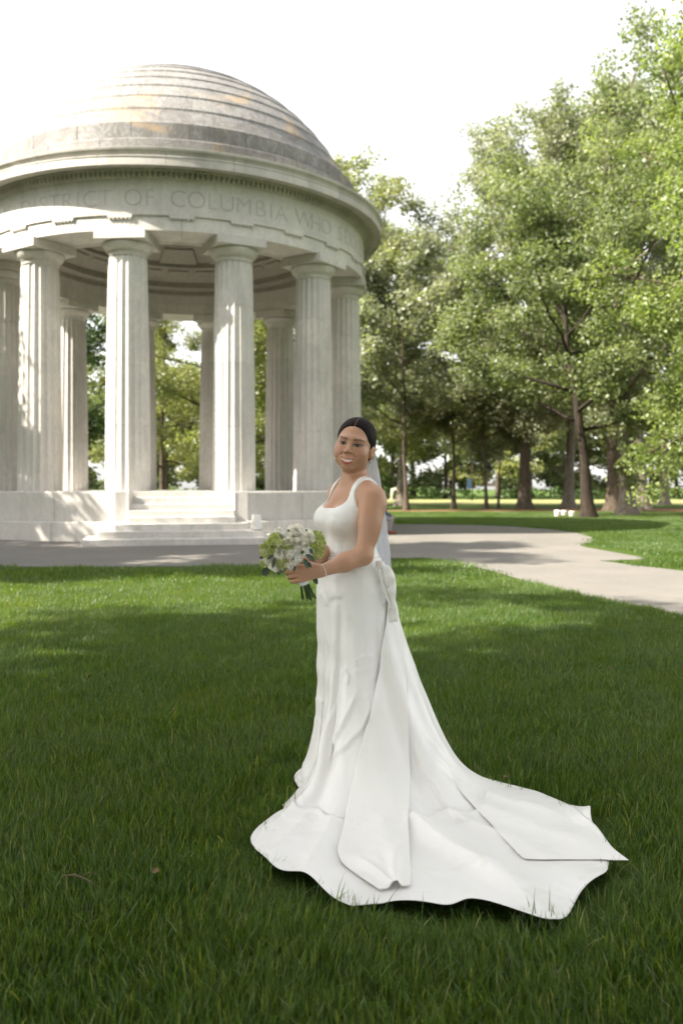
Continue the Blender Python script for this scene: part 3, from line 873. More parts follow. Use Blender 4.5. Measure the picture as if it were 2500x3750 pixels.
# far arm and hand, reaching round behind the flowers
f.cap(SHF + np.array([-.004, .004, -.03]), ELF, 0.050, 0.039, 0.03)
f.cap(ELF, ELF * .5 + WRF * .5, 0.041, 0.038, 0.02); f.cap(ELF * .5 + WRF * .5, WRF, 0.038, 0.025, 0.02)
for i in range(4):
    m_ = WRF + np.array([-0.052, -0.030 , 0.012 - 0.018 * i]); p_ = m_ + np.array([-0.030, -0.030, -0.004]); d_ = p_ + np.array([0.016, -0.018, -0.002])
    f.cap(WRF + np.array([-.01, -.005, .012 - .008 * i]), m_, 0.0155, 0.0115, 0.014)
    f.cap(m_, p_, 0.0098, 0.0088, 0.0022); f.cap(p_, d_, 0.0088, 0.0070, 0.0022)
f.cap(WRF + np.array([-.012, -.01, .012]), WRF + np.array([-.035, -.045, .016]), 0.014, 0.010, 0.01)
f.cap(WRF + np.array([-.035, -.045, .016]), WRF + np.array([-.052, -.066, .006]), 0.0098, 0.0078, 0.003)
# legs and feet inside the gown
for s_ in (-1, 1):
    h_ = np.array([0.045, 3.75, 0.84]) + SV * 0.082 * s_; kn = np.array([0.035, 3.745, 0.46]) + SV * 0.070 * s_ + FV * .01; an = np.array([0.06, 3.755, 0.10]) + SV * 0.065 * s_
    f.cap(h_, kn, 0.082, 0.055, 0.03); f.cap(kn, an, 0.053, 0.036, 0.03); f.cap(an, an + FV * 0.13 + np.array([0, 0, -0.07]), 0.034, 0.026, 0.02)
# head
E_ = HB
f.ell(hw(0, -0.016, 0.034), E_, (0.078, 0.097, 0.083), 0.02)
f.ell(hw(0, 0.026, -0.022), E_, (0.068, 0.066, 0.088), 0.03)
f.ell(hw(0, 0.036, -0.070), E_, (0.045, 0.046, 0.036), 0.03)
for s_ in (-1, 1):
    f.ell(hw(.040 * s_, .052, -.036), E_, (0.031, 0.031, 0.032), 0.024)
    f.ell(hw(.045 * s_, .008, -.062), E_, (0.020, 0.040, 0.026), 0.03)
f.ell(hw(0, 0.073, -0.098), E_, (0.021, 0.018, 0.0160), 0.020)
f.ell(hw(0, 0.072, 0.024), E_, (0.050, 0.022, 0.012), 0.02)
for s_ in (-1, 1):
    f.ell(hw(.033 * s_, .105, .000), E_, (0.020, 0.020, 0.0105), 0.012, sub=True)
    f.ell(hw(.033 * s_, .0705, .000), E_, (0.0170, 0.0165, 0.0125), 0.006)
f.cap(hw(0, .084, .010), hw(0, .104, -.026), 0.0075, 0.0100, 0.010)
f.ell(hw(0, .1055, -.0300), E_, (0.0115, 0.0115, 0.0098), 0.007)
for s_ in (-1, 1):
    f.ell(hw(.0135 * s_, .095, -.034), E_, (0.0088, 0.0105, 0.0075), 0.005)
    f.ell(hw(.0065 * s_, .1035, -.0410), E_, (0.0036, 0.006, 0.0032), 0.002, sub=True)
f.ell(hw(0, .081, -.066), E_, (0.033, 0.018, 0.020), 0.016)
sm = [hw(x, .0975 - 9.5 * x * x, -.0720 + 10.0 * x * x) for x in np.linspace(-.027, .027, 9)]
for s_ in (-1, 1):
    f.cap(hw(.0205 * s_, .094, -.036), hw(.036 * s_, .0795, -.060), 0.0016, 0.0020, 0.007, sub=True)
for i in range(8): f.cap(sm[i], sm[i + 1], 0.0052, 0.0052, 0.0025, sub=True)
lo_ = [hw(x, .0965 - 10 * x * x, -.0815 + 15 * x * x) for x in np.linspace(-.026, .026, 9)]
up_ = [hw(x, .0970 - 10 * x * x, -.0640 + 8.0 * x * x) for x in np.linspace(-.028, .028, 9)]
for i in range(8):
    f.cap(lo_[i], lo_[i + 1], 0.0056, 0.0056, 0.004); f.cap(up_[i], up_[i + 1], 0.0040, 0.0040, 0.004)
for s_ in (-1, 1):
    f.ell(hw(.0805 * s_, -.010, -.020), np.array([HX * .94 + HF * .34 * s_, HF * .94 - HX * .34 * s_, HZ]), (0.0095, 0.0195, 0.031), 0.006)
    f.ell(hw(.091 * s_, -.003, -.015), E_, (0.0065, 0.010, 0.017), 0.005, sub=True)
BV, BQ = f.nets()
L_ = (BV - HC) @ HB.T
col = np.tile(np.array([0.49, 0.283, 0.182]), (len(BV), 1))
def paint(w, c):
    global col
    w = np.clip(w, 0, 1)[:, None]; col = col * (1 - w) + np.array(c) * w
hx, hy, hz = L_[:, 0], L_[:, 1], L_[:, 2]
face = (hy > 0.03) & (np.abs(hx) < .09) & (np.abs(hz) < .14)
sst = lambda d, e=.0012: np.clip(0.5 - d / (2 * e), 0, 1)
paint(face * 0.45 * np.exp(-(((np.abs(hx) - .047) / .022) ** 2 + ((hz + .030) / .02) ** 2)), (0.50, 0.20, 0.14))
zm = -.0720 + 10.0 * hx ** 2
mouth = face & (hy > .07)
paint(mouth * sst(np.abs(hx) - .028, .0015) * sst(np.abs(hz - zm - .0072 + 2.5 * hx ** 2) - .0032), (0.40, 0.115, 0.092))
paint(mouth * sst(np.abs(hx) - .026, .0015) * sst(np.abs(hz - zm + .0098 - 6.5 * hx ** 2) - .0050), (0.43, 0.120, 0.095))
paint(mouth * sst(np.abs(hx) - .0240, .0012) * sst(np.abs(hz - zm - .0005 - 1.0 * hx ** 2) - (.0052 - 4.2 * hx ** 2), .0008), (0.84, 0.81, 0.74))
for s_ in (-1, 1):
    ex = hx * s_ - .033; front = face & (hy > .05)
    lidh = .0045 * np.sqrt(np.clip(1 - (ex / .0175) ** 2, 0, 1))
    ez = hz + .0005 - 2.5 * ex * np.abs(ex) * 2 - .06 * ex
    paint(front * 0.5 * np.exp(-((ex / .019) ** 2 + ((ez - .006) / .010) ** 2)), (0.24, 0.13, 0.085))  # soft lid shade painted into the skin colour
    paint(front * sst(np.abs(ez) - lidh, .0010) * (np.abs(ex) < .0165), (0.34, 0.29, 0.255))
    paint(front * sst(np.hypot(ex + .001, ez * 1.0) - .0082, .0010) * (np.abs(ez) < lidh + .001), (0.025, 0.014, 0.009))
    paint(front * sst(np.abs(ez - lidh - .0008) - .0026, .0010) * (np.abs(ex) < .0210), (0.020, 0.013, 0.010))
    paint(front * 0.6 * sst(np.abs(ez + lidh) - .0010, .0010) * (np.abs(ex) < .0165), (0.09, 0.05, 0.035))
    bz = hz - (.0235 - 15.0 * np.clip(ex - .006, 0, 1) ** 2 + .16 * ex)
    paint(front * 0.85 * sst(np.abs(bz) - np.clip(.0032 - .075 * np.clip(ex + .0, -.02, .05), .0010, .0042), .0016) * (ex > -.020) * (ex < .027), (0.050, 0.028, 0.019))
me = np_mesh('body', BV, BQ, None, True)
a_ = me.attributes.new('col', 'FLOAT_COLOR', 'POINT'); a_.data.foreach_set('color', np.c_[col, np.ones(len(col))].astype(np.float32).ravel())
t = NT('skin')
ca = t.node('ShaderNodeAttribute', attribute_name='col').outputs['Color']
nn = t.noise(t.objco(), 220, 3, 0.6)
c = t.mix(t.math('MULTIPLY', t.noise(t.objco(), 14, 3), 0.35), ca, t.mix(1.0, ca, (1.10, 0.88, 0.80), 'MULTIPLY'))
sb = t.bsdf(c, 0.42, 0.42, t.bump(nn, 0.12, 0.002), Subsurface_Weight=0.12, Subsurface_Scale=0.010)
sb.node.inputs['Subsurface Radius'].default_value = (1.0, 0.35, 0.2)
M['skin'] = t.done(sb); me.materials.append(M['skin'])

bride = empty('person', (0.045, 3.75, 0.0))
tag(bride, 'smiling person in a white satin gown with long train, holding a bouquet', 'person')
def part(name, me, parent=bride, mat=None):
    o = link(name, me, parent, mat)
    if parent is bride: o.matrix_parent_inverse = Matrix.Translation((-0.045, -3.75, 0))
    return o
part('body', me)

# --- hair: sleek, parted in the middle, a low knot behind
f = Field(*[np.arange(HC[i] - d0, HC[i] + d1, .0023) for i, (d0, d1) in enumerate(((.13, .17), (.15, .19), (.14, .16)))])
f.ell(hw(0, -0.020, 0.036), HB, (0.0855, 0.1045, 0.0895), 0.02)
f.ell(hw(0, -0.040, -0.02), HB, (0.076, 0.078, 0.075), 0.03)
f.ell(hw(0, -0.118, -0.028), HB, (0.044, 0.036, 0.040), 0.015)
X, Y, Z = np.meshgrid(*f.a, indexing='ij', sparse=True)
q = [(X - HC[0]) * b[0] + (Y - HC[1]) * b[1] + (Z - HC[2]) * b[2] for b in HB]
ax_ = np.abs(q[0])
hz_k = np.array([-.15, -.10, -.06, -.035, -.012, .008, .03, .055, .075, .090, .102, .13]); hy_k = np.array([-.09, -.062, -.040, -.010, .022, .037, .048, .056, .064, .074, .095, .2])
yl = np.interp(q[2] + 0.10 * np.clip(.045 - ax_, 0, 1) * 0 - 0.012 * np.clip(1 - ax_ / .03, 0, 1) * 0, hz_k, hy_k)
cut = (q[1] - yl) * 0.8
f.F = np.maximum(f.F, cut.astype(np.float32))
# parting groove
gr = np.sqrt(q[0] ** 2 + np.maximum(0, .0) ** 2) + 0 * q[1] + 0 * q[2]
f.F = np.where((gr < .004) & (q[2] > .06) & (q[1] > -.02), f.F + (.004 - gr) * 0.6, f.F).astype(np.float32)
# strand relief
ang = np.arctan2(q[0], q[2] + .02); f.F = (f.F + 0.00022 * np.sin(ang * 60) + 0 * q[1]).astype(np.float32)
HV, HQ = f.nets()
t = NT('hair')
n_ = t.noise(t.scale(t.objco(), (60, 260, 60)), 2.0, 3, 0.6)
at = t.node('ShaderNodeAttribute', attribute_name='part').outputs['Fac']
c = t.mix(at, t.ramp(n_, [(0.3, (0.006, 0.0045, 0.004)), (0.7, (0.018, 0.013, 0.011))]), (0.24, 0.14, 0.10))
M['hair'] = t.done(t.bsdf(c, 0.55, 0.07, t.bump(n_, 0.2, 0.002)))
me = np_mesh('hair', HV, HQ, M['hair'], True)
HL = (HV - HC) @ HB.T
w_ = 0.75 * sst(np.abs(HL[:, 0]) - .0015, .0012) * (HL[:, 2] > .055) * (HL[:, 1] > 0.0)
a_ = me.attributes.new('part', 'FLOAT', 'POINT'); a_.data.foreach_set('value', w_.astype(np.float32))
part('hair', me)

# --- earrings
t = NT('gold'); M['gold'] = t.done(t.bsdf((0.75, 0.52, 0.22), 0.25, 0.5, Metallic=1.0))
t = NT('crystal'); M['crystal'] = t.done(t.bsdf((0.82, 0.82, 0.80), 0.12, 0.8))
for s_ in (-1, 1):
    e_ = hw(.0825 * s_, -.003, -.053)
    mb = MB()
    for dz, r_ in ((0, .0042), (-.010, .0030)): mb.add(tube([e_ + np.array([0, 0, dz + r_]), e_ + np.array([0, 0, dz]), e_ + np.array([0, 0, dz - r_])], [r_ * .5, r_, r_ * .5], 8))
    o = obj('earring', mb.V, mb.F, M['gold'], None, True); o.parent = bride; o.matrix_parent_inverse = Matrix.Translation((-0.045, -3.75, 0))
    mb = MB().add(tube([e_ + np.array([0, 0, -.013]), e_ + np.array([0, 0, -.020]), e_ + np.array([0, 0, -.026])], [.0012, .0042, .0018], 8))
    d_ = obj('drop', mb.V, mb.F, M['crystal'], None, True); d_.parent = o

# --- gown
def satin(name, tint=(0.84, 0.825, 0.80), rough=0.36):
    t = NT(name); p = t.objco()
    w1 = t.noise(t.scale(p, (9, 9, 3.5)), 1.0, 2, 0.5, 0.3)
    w2 = t.noise(p, 420, 2, 0.5)
    h = t.math('ADD', w1, t.math('MULTIPLY', w2, 0.03))
    c = t.mix(t.noise(p, 3.0, 3), tint, tuple(x * .96 for x in tint))
    return t.done(t.bsdf(c, rough, 0.5, t.bump(h, 0.45, 0.030), Sheen_Weight=0.1, Sheen_Roughness=0.4))
M['satin'] = satin('ivory_satin')
M['satin_sash'] = satin('ivory_satin_sash', (0.84, 0.825, 0.79), 0.42)

gown = empty('gown', (0, 0, 0)); gown.parent = bride; gown.matrix_parent_inverse = Matrix.Translation((-0.045, -3.75, 0))
f = Field(np.arange(-.20, .28, .0033), np.arange(3.52, 3.98, .0033), np.arange(.93, 1.36, .0033))
torso(f, 0.008)
f.cap(SHN, SHF, 0.052, 0.052, 0.05)
for S_ in (SHN, SHF): f.cap(NKB + (0, 0, .015), S_ + (S_ - NKB) * -0.15 + np.array([0, 0, .012]), 0.049, 0.043, 0.05)
X, Y, Z = np.meshgrid(*f.a, indexing='ij', sparse=True)
u_ = (X - .055) * SV[0] + (Y - 3.75) * SV[1]; v_ = (X - .055) * FV[0] + (Y - 3.75) * FV[1]
au = np.abs(u_)
zn_front = 1.214 + 0.040 * np.clip((au - .045) / .05, 0, 1) ** 2.2
zn_back = 1.135 + 0.10 * np.clip(au / .09, 0, 1) ** 2.0
zn = np.where(v_ > -.01, zn_front, zn_back)
arm_z = 1.215 + 0.0 * au
strap = np.maximum(np.abs(au - (0.104 - 0.10 * np.clip(Z - 1.22, 0, 1))) - (0.0135 + 0.26 * np.clip(1.265 - Z, 0, .06)), -(Z - 1.10))
below = np.maximum(Z - np.where(au > .118, arm_z, zn), -1.0)
keep = np.minimum(below * .8, strap)
f.F = np.maximum(f.F, keep.astype(np.float32))
f.F = np.maximum(f.F, (0.967 - Z).astype(np.float32) + 0 * f.F)
V_, Q_ = f.nets()
o = link('bodice', np_mesh('bodice', V_, Q_, M['satin'], True), gown)
md = o.modifiers.new('even_edges', 'SMOOTH'); md.factor = 0.5; md.iterations = 6

# skirt and train: a loft in polar form round the standing figure, then out over the grass
SCN = np.array([0.045, 3.735])
hem_k = [(8, .475), (20, .45), (40, .40), (90, .32), (140, .28), (180, .25), (192, .243), (203, .245), (212, .28), (220, .33), (230, .445), (236, .575), (240.5, .745), (248, .86), (254.8, .96), (260, 1.02), (266, 1.10), (275.6, 1.13), (282.8, 1.235), (286.5, 1.20), (289, 1.243), (294, 1.36), (299, 1.34), (307, 1.28), (313, 1.23), (321, 1.145), (330, 1.055), (338.5, .957), (349, .77)]
def per_interp(ph, tab):
    x = np.array([a for a, b in tab], float); y = np.array([b for a, b in tab], float)
    return np.interp(ph % 360, np.r_[x[-1] - 360, x, x[0] + 360] if x[0] >= 0 else np.r_[x, x[0] + 360], np.r_[y[-1], y, y[0]] if x[0] >= 0 else np.r_[y, y[0]])
hem_t = [(a % 360, b) for a, b in hem_k]; hem_t.sort()
gnd_t = [(0, .47), (14, .455), (40, .38), (90, .30), (140, .25), (175, .215), (190, .215), (205, .225), (222, .26), (235, .33), (255, .42), (275, .50), (295, .56), (315, .58), (335, .56), (350, .50)]
NPH, NS1, NS2 = 600, 130, 60
ph = np.linspace(0, 360, NPH, endpoint=False)
k_ = np.exp(-np.linspace(-2, 2, 9) ** 2); k_ /= k_.sum()
def smooth_per(v, n=1):
    for _ in range(max(1, int(n * 3))): v = np.convolve(np.r_[v[-4:], v, v[:4]], k_, 'valid')
    return v
Hm = smooth_per(per_interp(ph, hem_t), 0.4); Gd = smooth_per(per_interp(ph, gnd_t), 3)
Gd = np.minimum(Gd, Hm - 0.02)
pr = np.radians(ph); cx_, sx_ = np.cos(pr), np.sin(pr)
# body radius by height: ellipse in the torso frame
def body_r(z):
    zk = [0.0, .25, .46, .62, .75, .86, .92, .97, 1.02]
    A = np.interp(z, zk, [.150, .150, .152, .160, .168, .172, .165, .150, .142])
    B = np.interp(z, zk, [.145, .145, .147, .150, .152, .150, .142, .128, .116])
    du = cx_ * SV[0] + sx_ * SV[1]; dv = cx_ * FV[0] + sx_ * FV[1]
    return 1.0 / np.sqrt((du / A) ** 2 + (dv / B) ** 2)
SK = []
pw = per_interp(ph, [(0, 1.2), (20, 1.1), (60, 1.2), (120, 2.0), (175, 4.5), (195, 5.0), (215, 4.2), (240, 3.0), (270, 2.4), (300, 2.1), (330, 1.7), (345, 1.35)]); pw = smooth_per(pw, 3)
z_top = 1.005
def fold(ph_, c, w): d = (ph_ - c + 180) % 360 - 180; return np.exp(-(d / w) ** 2)
for i in range(NS1):
    u = i / (NS1 - 1); z = z_top + (0.055 - z_top) * u ** 0.95
    rb = body_r(z)
    zz = np.clip(1 - z / 0.93, 0, 1)
    w = zz ** pw
    r = rb + (Gd - body_r(0.0)) * w
    amp = zz ** 1.5
    r = r + np.clip(Hm - Gd, 0, .25) * 0.42 * np.exp(-(z - .055) / .045)
    pl = 0.017 * np.cos(np.radians(ph * 9 + 40)) * amp + 0.010 * np.cos(np.radians(ph * 17 + 10 + 60 * z)) * amp
    pl += amp * (0.045 * fold(ph, 243, 6) - 0.045 * fold(ph, 232, 6) + 0.045 * fold(ph, 262, 7) - 0.035 * fold(ph, 252, 5) + 0.034 * fold(ph, 286, 6) - 0.025 * fold(ph, 305, 7))
    pl *= np.where((ph > 160) & (ph < 215), 0.45, 1.0)
    r = r + pl
    # soft cross creases about the thigh and knee
    r = r + 0.0035 * np.sin(z * 38 + np.radians(ph * 2.0)) * np.exp(-((z - .52) / .18) ** 2) * (0.5 + 0.5 * np.cos(np.radians(ph - 235)))
    SK.append(np.stack([SCN[0] + r * cx_, SCN[1] + r * sx_, np.full(NPH, z)], 1))
r_end = r
g = np.random.default_rng(77)
hem_wave = 0.014 * np.sin(np.radians(ph * 15 + 30)) + 0.010 * np.sin(np.radians(ph * 26))
for i in range(1, NS2 + 1):
    u = i / NS2
    r = r_end + (Hm + hem_wave * (Hm > .4) - r_end) * u
    flat = np.clip((Hm - r_end) / .4, 0, 1)
    drop = 0.055 - 0.022 * np.clip(u * 3, 0, 1)
    z = np.full(NPH, drop)
    span = r - r_end
    def ridge(c, w, h, a, b, skew=0.0):
        dd = (ph - c - skew * span + 180) % 360 - 180; ww = w / np.clip(r, .3, 2) * .6
        return h * np.exp(-(np.abs(dd) / ww) ** 1.25)  * np.clip((u - a) / .15, 0, 1) * np.clip((b - u) / .2, 0, 1)
    z = z + ridge(291, 5, .050, -.2, .75, 8) + ridge(280, 6, .022, -.2, .8, -6) + ridge(305, 5, .035, -.1, .7, 10) + ridge(318, 6, .028, -.2, .9, 4) + ridge(262, 6, .024, -.2, .9, -6) + ridge(250, 5, .020, .1, 1.1, 2) + ridge(330, 6, .03, -.2, .8, 0) + ridge(240, 4, .016, -.2, .9, 0) + ridge(298, 4, .018, .35, 1.1, -4)
    z = z + flat * 0.009 * np.sin(r * 21 + np.radians(ph * 4)) * np.clip(u * 3, 0, 1) * (0.5 + 0.5 * np.sin(np.radians(ph * 7)))
    z = z + flat * (0.016 * np.sin(np.radians(ph * 15 + 130)) + 0.010 * np.sin(np.radians(ph * 26 + 70)) + 0.014) * u ** 7
    z = z - (1 - flat) * 0.02 * u
    z = np.maximum(z, 0.022)
    SK.append(np.stack([SCN[0] + r * cx_, SCN[1] + r * sx_, z], 1))
SK = np.array(SK); NR_ = len(SK)
# creases and fold edges: a sharp lip on one side, easing off on the other
du_ = np.roll(SK, -1, 1) - np.roll(SK, 1, 1); dv_ = np.gradient(SK, axis=0)
NN = np.cross(dv_, du_); NN /= np.linalg.norm(NN, axis=2, keepdims=True) + 1e-9
vw = np.array([0, 0, 1.30]) - SK; vw /= np.linalg.norm(vw, axis=2, keepdims=True)
fc = (NN * vw).sum(2); NN = NN * np.where((NN * (SK - np.array([SCN[0], SCN[1], 0.2]))).sum(2) > 0, 1, -1)[..., None]
fc = (NN * vw).sum(2)
QX = 784 + SK[..., 0] / SK[..., 1] / KD; QY = 1121.4 - (SK[..., 2] - 1.30) / SK[..., 1] / KD
def crease(pts, A, w=3.0, L=14.0, side=1):
    P_ = np.array(pts, float); best = np.full(QX.shape, 1e9); sg = np.zeros(QX.shape); tt = np.zeros(QX.shape)
    Ls = np.hypot(*np.diff(P_, axis=0).T); cum = np.r_[0, np.cumsum(Ls)]
    for k in range(len(P_) - 1):
        a, d = P_[k], P_[k + 1] - P_[k]; l2 = d @ d
        u = np.clip(((QX - a[0]) * d[0] + (QY - a[1]) * d[1]) / l2, 0, 1)
        ex, ey = QX - a[0] - u * d[0], QY - a[1] - u * d[1]; dist = np.hypot(ex, ey); m = dist < best
        best = np.where(m, dist, best); sg = np.where(m, np.sign(d[0] * ey - d[1] * ex), sg); tt = np.where(m, (cum[k] + u * Ls[k]) / cum[-1], tt)
    s_ = best * sg * side
    prof = np.where(s_ > 0, np.exp(-s_ / L), np.exp(-(s_ / w) ** 2))
    end = np.clip(tt * 5, 0, 1) * np.clip((1 - tt) * 5, 0, 1)
    return A * prof * end * np.clip((fc - .02) / .12, 0, 1)
D_ = np.zeros(QX.shape)
for args in [([(826, 1575), (806, 1628), (780, 1685), (746, 1748), (735, 1765)], .020, 3, 24, 1),
             ([(797, 1548), (778, 1604), (752, 1668), (732, 1730), (716, 1770)], .012, 3, 16, -1),
             ([(862, 1560), (852, 1625), (832, 1672), (798, 1712), (750, 1750)], .016, 3, 22, 1),
             ([(735, 1355), (745, 1372), (752, 1392)], .007, 2.5, 9, 1), ([(752, 1378), (768, 1368), (788, 1372)], .005, 2.5, 9, -1), ([(772, 1380), (790, 1398), (806, 1420)], .004, 3, 12, 1),
             ([(812, 1516), (834, 1508), (860, 1506)], .006, 2.5, 9, 1), ([(806, 1548), (832, 1536), (858, 1534)], .007, 2.5, 9, 1), ([(806, 1612), (828, 1600), (852, 1598)], .006, 2.5, 10, 1), ([(788, 1532), (800, 1552), (797, 1576)], .009, 2.5, 10, 1),
             ([(742, 1480), (752, 1520), (750, 1570), (742, 1620)], .005, 5, 16, 1), ([(722, 1600), (736, 1612), (752, 1610)], .004, 3, 9, 1), ([(722, 1645), (738, 1662), (750, 1664)], .005, 3, 10, 1),
             ([(944, 1690), (970, 1770), (1025, 1850), (1085, 1930), (1105, 1965)], .022, 4, 26, -1), ([(946, 1745), (990, 1820), (1045, 1905), (1075, 1955)], .014, 4, 16, 1),
             ([(1100, 1930), (1118, 1950), (1112, 1975), (1090, 1968)], .010, 4, 12, 1),
             ([(700, 1822), (672, 1870), (640, 1925)], .010, 8, 40, 1), ([(770, 1800), (735, 1880), (700, 1975)], .012, 8, 36, -1), ([(944, 1975), (1020, 1962), (1100, 1968), (1180, 1990)], .010, 4, 20, 1), ([(944, 2005), (1010, 1995), (1080, 2008)], .007, 4, 18, -1),
             ([(1140, 1940), (1180, 1995), (1222, 2050), (1258, 2100)], .012, 4, 26, 1), ([(1210, 1985), (1260, 1994), (1300, 1990)], .008, 4, 14, 1), ([(985, 1700), (1000, 1740), (1050, 1790), (1060, 1830)], .016, 4, 18, -1), ([(620, 1975), (690, 1985), (760, 2010)], .008, 6, 22, -1)]:
    D_ += 0.72 * crease(args[0], args[1], args[2] * 1.3, *args[3:])
SK = SK + NN * D_[..., None]
VV = SK.reshape(-1, 3)
ii, jj = np.meshgrid(np.arange(NR_ - 1), np.arange(NPH), indexing='ij'); j2 = (jj + 1) % NPH
QQ = np.stack([ii * NPH + jj, (ii + 1) * NPH + jj, (ii + 1) * NPH + j2, ii * NPH + j2], -1).reshape(-1, 4)
sk_me = np_mesh('skirt', VV, QQ, M['satin'], True)
o = link('skirt', sk_me, gown)
md = o.modifiers.new('cloth_thickness', 'SOLIDIFY'); md.thickness = 0.0015; md.offset = -1
HEM = SK[-1][:, :2]
TRAIN_FOOT = [tuple(p + (p - SCN) / np.linalg.norm(p - SCN) * 0.14) for p in HEM[::5]]

from mathutils.bvhtree import BVHTree
sk_bvh = BVHTree.FromPolygons([tuple(v) for v in VV], [tuple(q_) for q_ in QQ])
CAMP = Vector((0, 0, 1.30))
def on_skirt(xd, yd, lift=0.01):
    """the point of the gown seen at that place of the picture, lifted off the cloth"""
    d = Vector(bp(xd, yd, 3.6)) - CAMP; d.normalize()
    h, nrm, _, _ = sk_bvh.ray_cast(CAMP, d)
    if h is None and yd < 1850: return None
    if h is None:
        k = (0.052 - CAMP.z) / d.z; h = CAMP + d * k; return np.array(h) + np.array([0, 0, lift * .4])
    if nrm.dot(d) > 0: nrm = -nrm
    return np.array(h + nrm * lift - d * lift * .3)

def draped(name, left, right, nu, nv, lift=0.012, mat=None, crumple=None, parent=None, sink=False):
    """a strip of cloth laid over the gown between two edges given as picture polylines"""
    def along(P, t_):
        P = np.array(P, float); s_ = np.r_[0, np.cumsum(np.hypot(*np.diff(P, axis=0).T))]; s_ /= s_[-1]
        return np.array([np.interp(t_, s_, P[:, 0]), np.interp(t_, s_, P[:, 1])])
    G = np.full((nv, nu, 3), np.nan)
    for j in range(nv):
        a, b = along(left, j / (nv - 1)), along(right, j / (nv - 1))
        for i in range(nu):
            p = a + (b - a) * i / (nu - 1); h = on_skirt(p[0], p[1], lift * (1 if not sink else min(1, -1.5 + 9 * j / nv)))
            if h is not None: G[j, i] = h
    for j in range(nv):                                   # fill misses from neighbours
        ok = ~np.isnan(G[j, :, 0])
        if ok.sum() >= 2:
            for c_ in range(3): G[j, :, c_] = np.interp(np.arange(nu), np.arange(nu)[ok], G[j, ok, c_])
    for _ in range(5):                                    # cloth spans the small hollows
        S_ = G.copy(); S_[1:-1] = (G[:-2] + G[1:-1] * 2 + G[2:]) / 4; G = S_
        S_ = G.copy(); S_[:, 1:-1] = (G[:, :-2] + G[:, 1:-1] * 2 + G[:, 2:]) / 4; G = S_
    if crumple: G = crumple(G)
    i, j = np.meshgrid(np.arange(nu - 1), np.arange(nv - 1), indexing='xy')
    q_ = np.stack([j * nu + i, (j + 1) * nu + i, (j + 1) * nu + i + 1, j * nu + i + 1], -1).reshape(-1, 4)
    o = link(name, np_mesh(name, G.reshape(-1, 3), q_, mat or M['satin_sash'], True), parent or gown)
    md = o.modifiers.new('cloth_thickness', 'SOLIDIFY'); md.thickness = 0.001; md.offset = 0
    return o

def rumple(G):
    nv, nu, _ = G.shape; v = np.linspace(0, 1, nv)[:, None]; u = np.linspace(0, 1, nu)[None]
    m = np.clip((v - .84) / .06, 0, 1)
    tri = lambda d, w: np.maximum(0, 1 - np.abs(d) / w)
    h = 0.016 * np.exp(-((u - .30 - 1.6 * (v - .92)) / .09) ** 2) + 0.014 * np.exp(-((u - .68 + 1.8 * (v - .93)) / .10) ** 2) + 0.007 * tri(u - .50 - 1.0 * (v - .9), .12)
    G = G.copy(); G[..., 2] += m * h
    return G
draped('sash_tail', [(889, 1345), (884, 1430), (868, 1540), (850, 1630), (836, 1690), (822, 1740), (805, 1820), (788, 1900), (772, 1958), (786, 1990), (815, 2010), (836, 2025), (872, 2048)],
       [(901, 1345), (920, 1470), (929, 1550), (935, 1640), (939, 1700), (940, 1780), (939, 1850), (940, 1920), (941, 1960), (941, 1985), (942, 2010), (943, 2025), (942, 2038)], 34, 130, 0.008, None, rumple)
draped('sash_tail', [(1020, 1745), (1040, 1790), (1062, 1828), (1090, 1858), (1122, 1890), (1160, 1932), (1200, 1976), (1250, 1977)],
       [(1032, 1742), (1060, 1768), (1130, 1786), (1215, 1812), (1318, 1856), (1372, 1900), (1400, 1945), (1443, 1977)], 40, 70, 0.005, sink=True)

# seams of the gown
def seam(bvh_obj, pts, name='seam', r_=0.0011, parent=None):
    me_ = bvh_obj.data; tr_ = BVHTree.FromPolygons([v.co[:] for v in me_.vertices], [tuple(p_.vertices) for p_ in me_.polygons])
    P_ = []
    for k in range(len(pts) - 1):
        for u in np.linspace(0, 1, 9)[:-1]:
            q_ = np.array(pts[k]) * (1 - u) + np.array(pts[k + 1]) * u
            d = Vector(bp(q_[0], q_[1], 3.6)) - CAMP; d.normalize(); h = tr_.ray_cast(CAMP, d)
            if h[0] is not None: P_.append(np.array(h[0]))
    if len(P_) > 3: MB().add(tube(P_, r_, 5)).build(name, M['satin_sash'], bvh_obj, True)
bod = [c_ for c_ in gown.children if c_.name.startswith('bodice')][0]
seam(bod, [(817, 1156), (801, 1189), (787, 1219), (784, 1246), (786, 1270)])
seam(bod, [(768, 1178), (762, 1213), (764, 1251), (767, 1275)])
skt = [c_ for c_ in gown.children if c_.name.startswith('skirt')][0]
seam(skt, [(832, 1299), (831, 1359), (828, 1430), (825, 1500), (818, 1590)], r_=.0009)

# bow: hanging loops and a short tail below the waist seam, at the back
def pillow(name, outline, Y0, thick, mat, parent, tilt=0.0, n=7):
    P = np.array(smooth_poly(outline, 4)); c = P.mean(0); k = len(P); V = []; F = []
    for side in (1, -1):
        for r_ in range(n + 1):
            s_ = r_ / n
            for p in P:
                q_ = c + (p - c) * s_; b = bp(q_[0], q_[1], Y0 + tilt * (q_[0] - c[0]))
                dep = thick * math.sqrt(max(0, 1 - s_ ** 2.4)) * (0.85 + .3 * math.sin(q_[1] * .18 + q_[0] * .1))
                V.append(b + np.array([0, -side * dep * (1 if side == 1 else .6), 0]))
    for side in range(2):
        o_ = side * (n + 1) * k
        for r_ in range(n):
            for i in range(k):
                q_ = (o_ + r_ * k + i, o_ + r_ * k + (i + 1) % k, o_ + (r_ + 1) * k + (i + 1) % k, o_ + (r_ + 1) * k + i)
                F.append(q_ if side else q_[::-1])
    return obj(name, V, F, mat, parent, True)
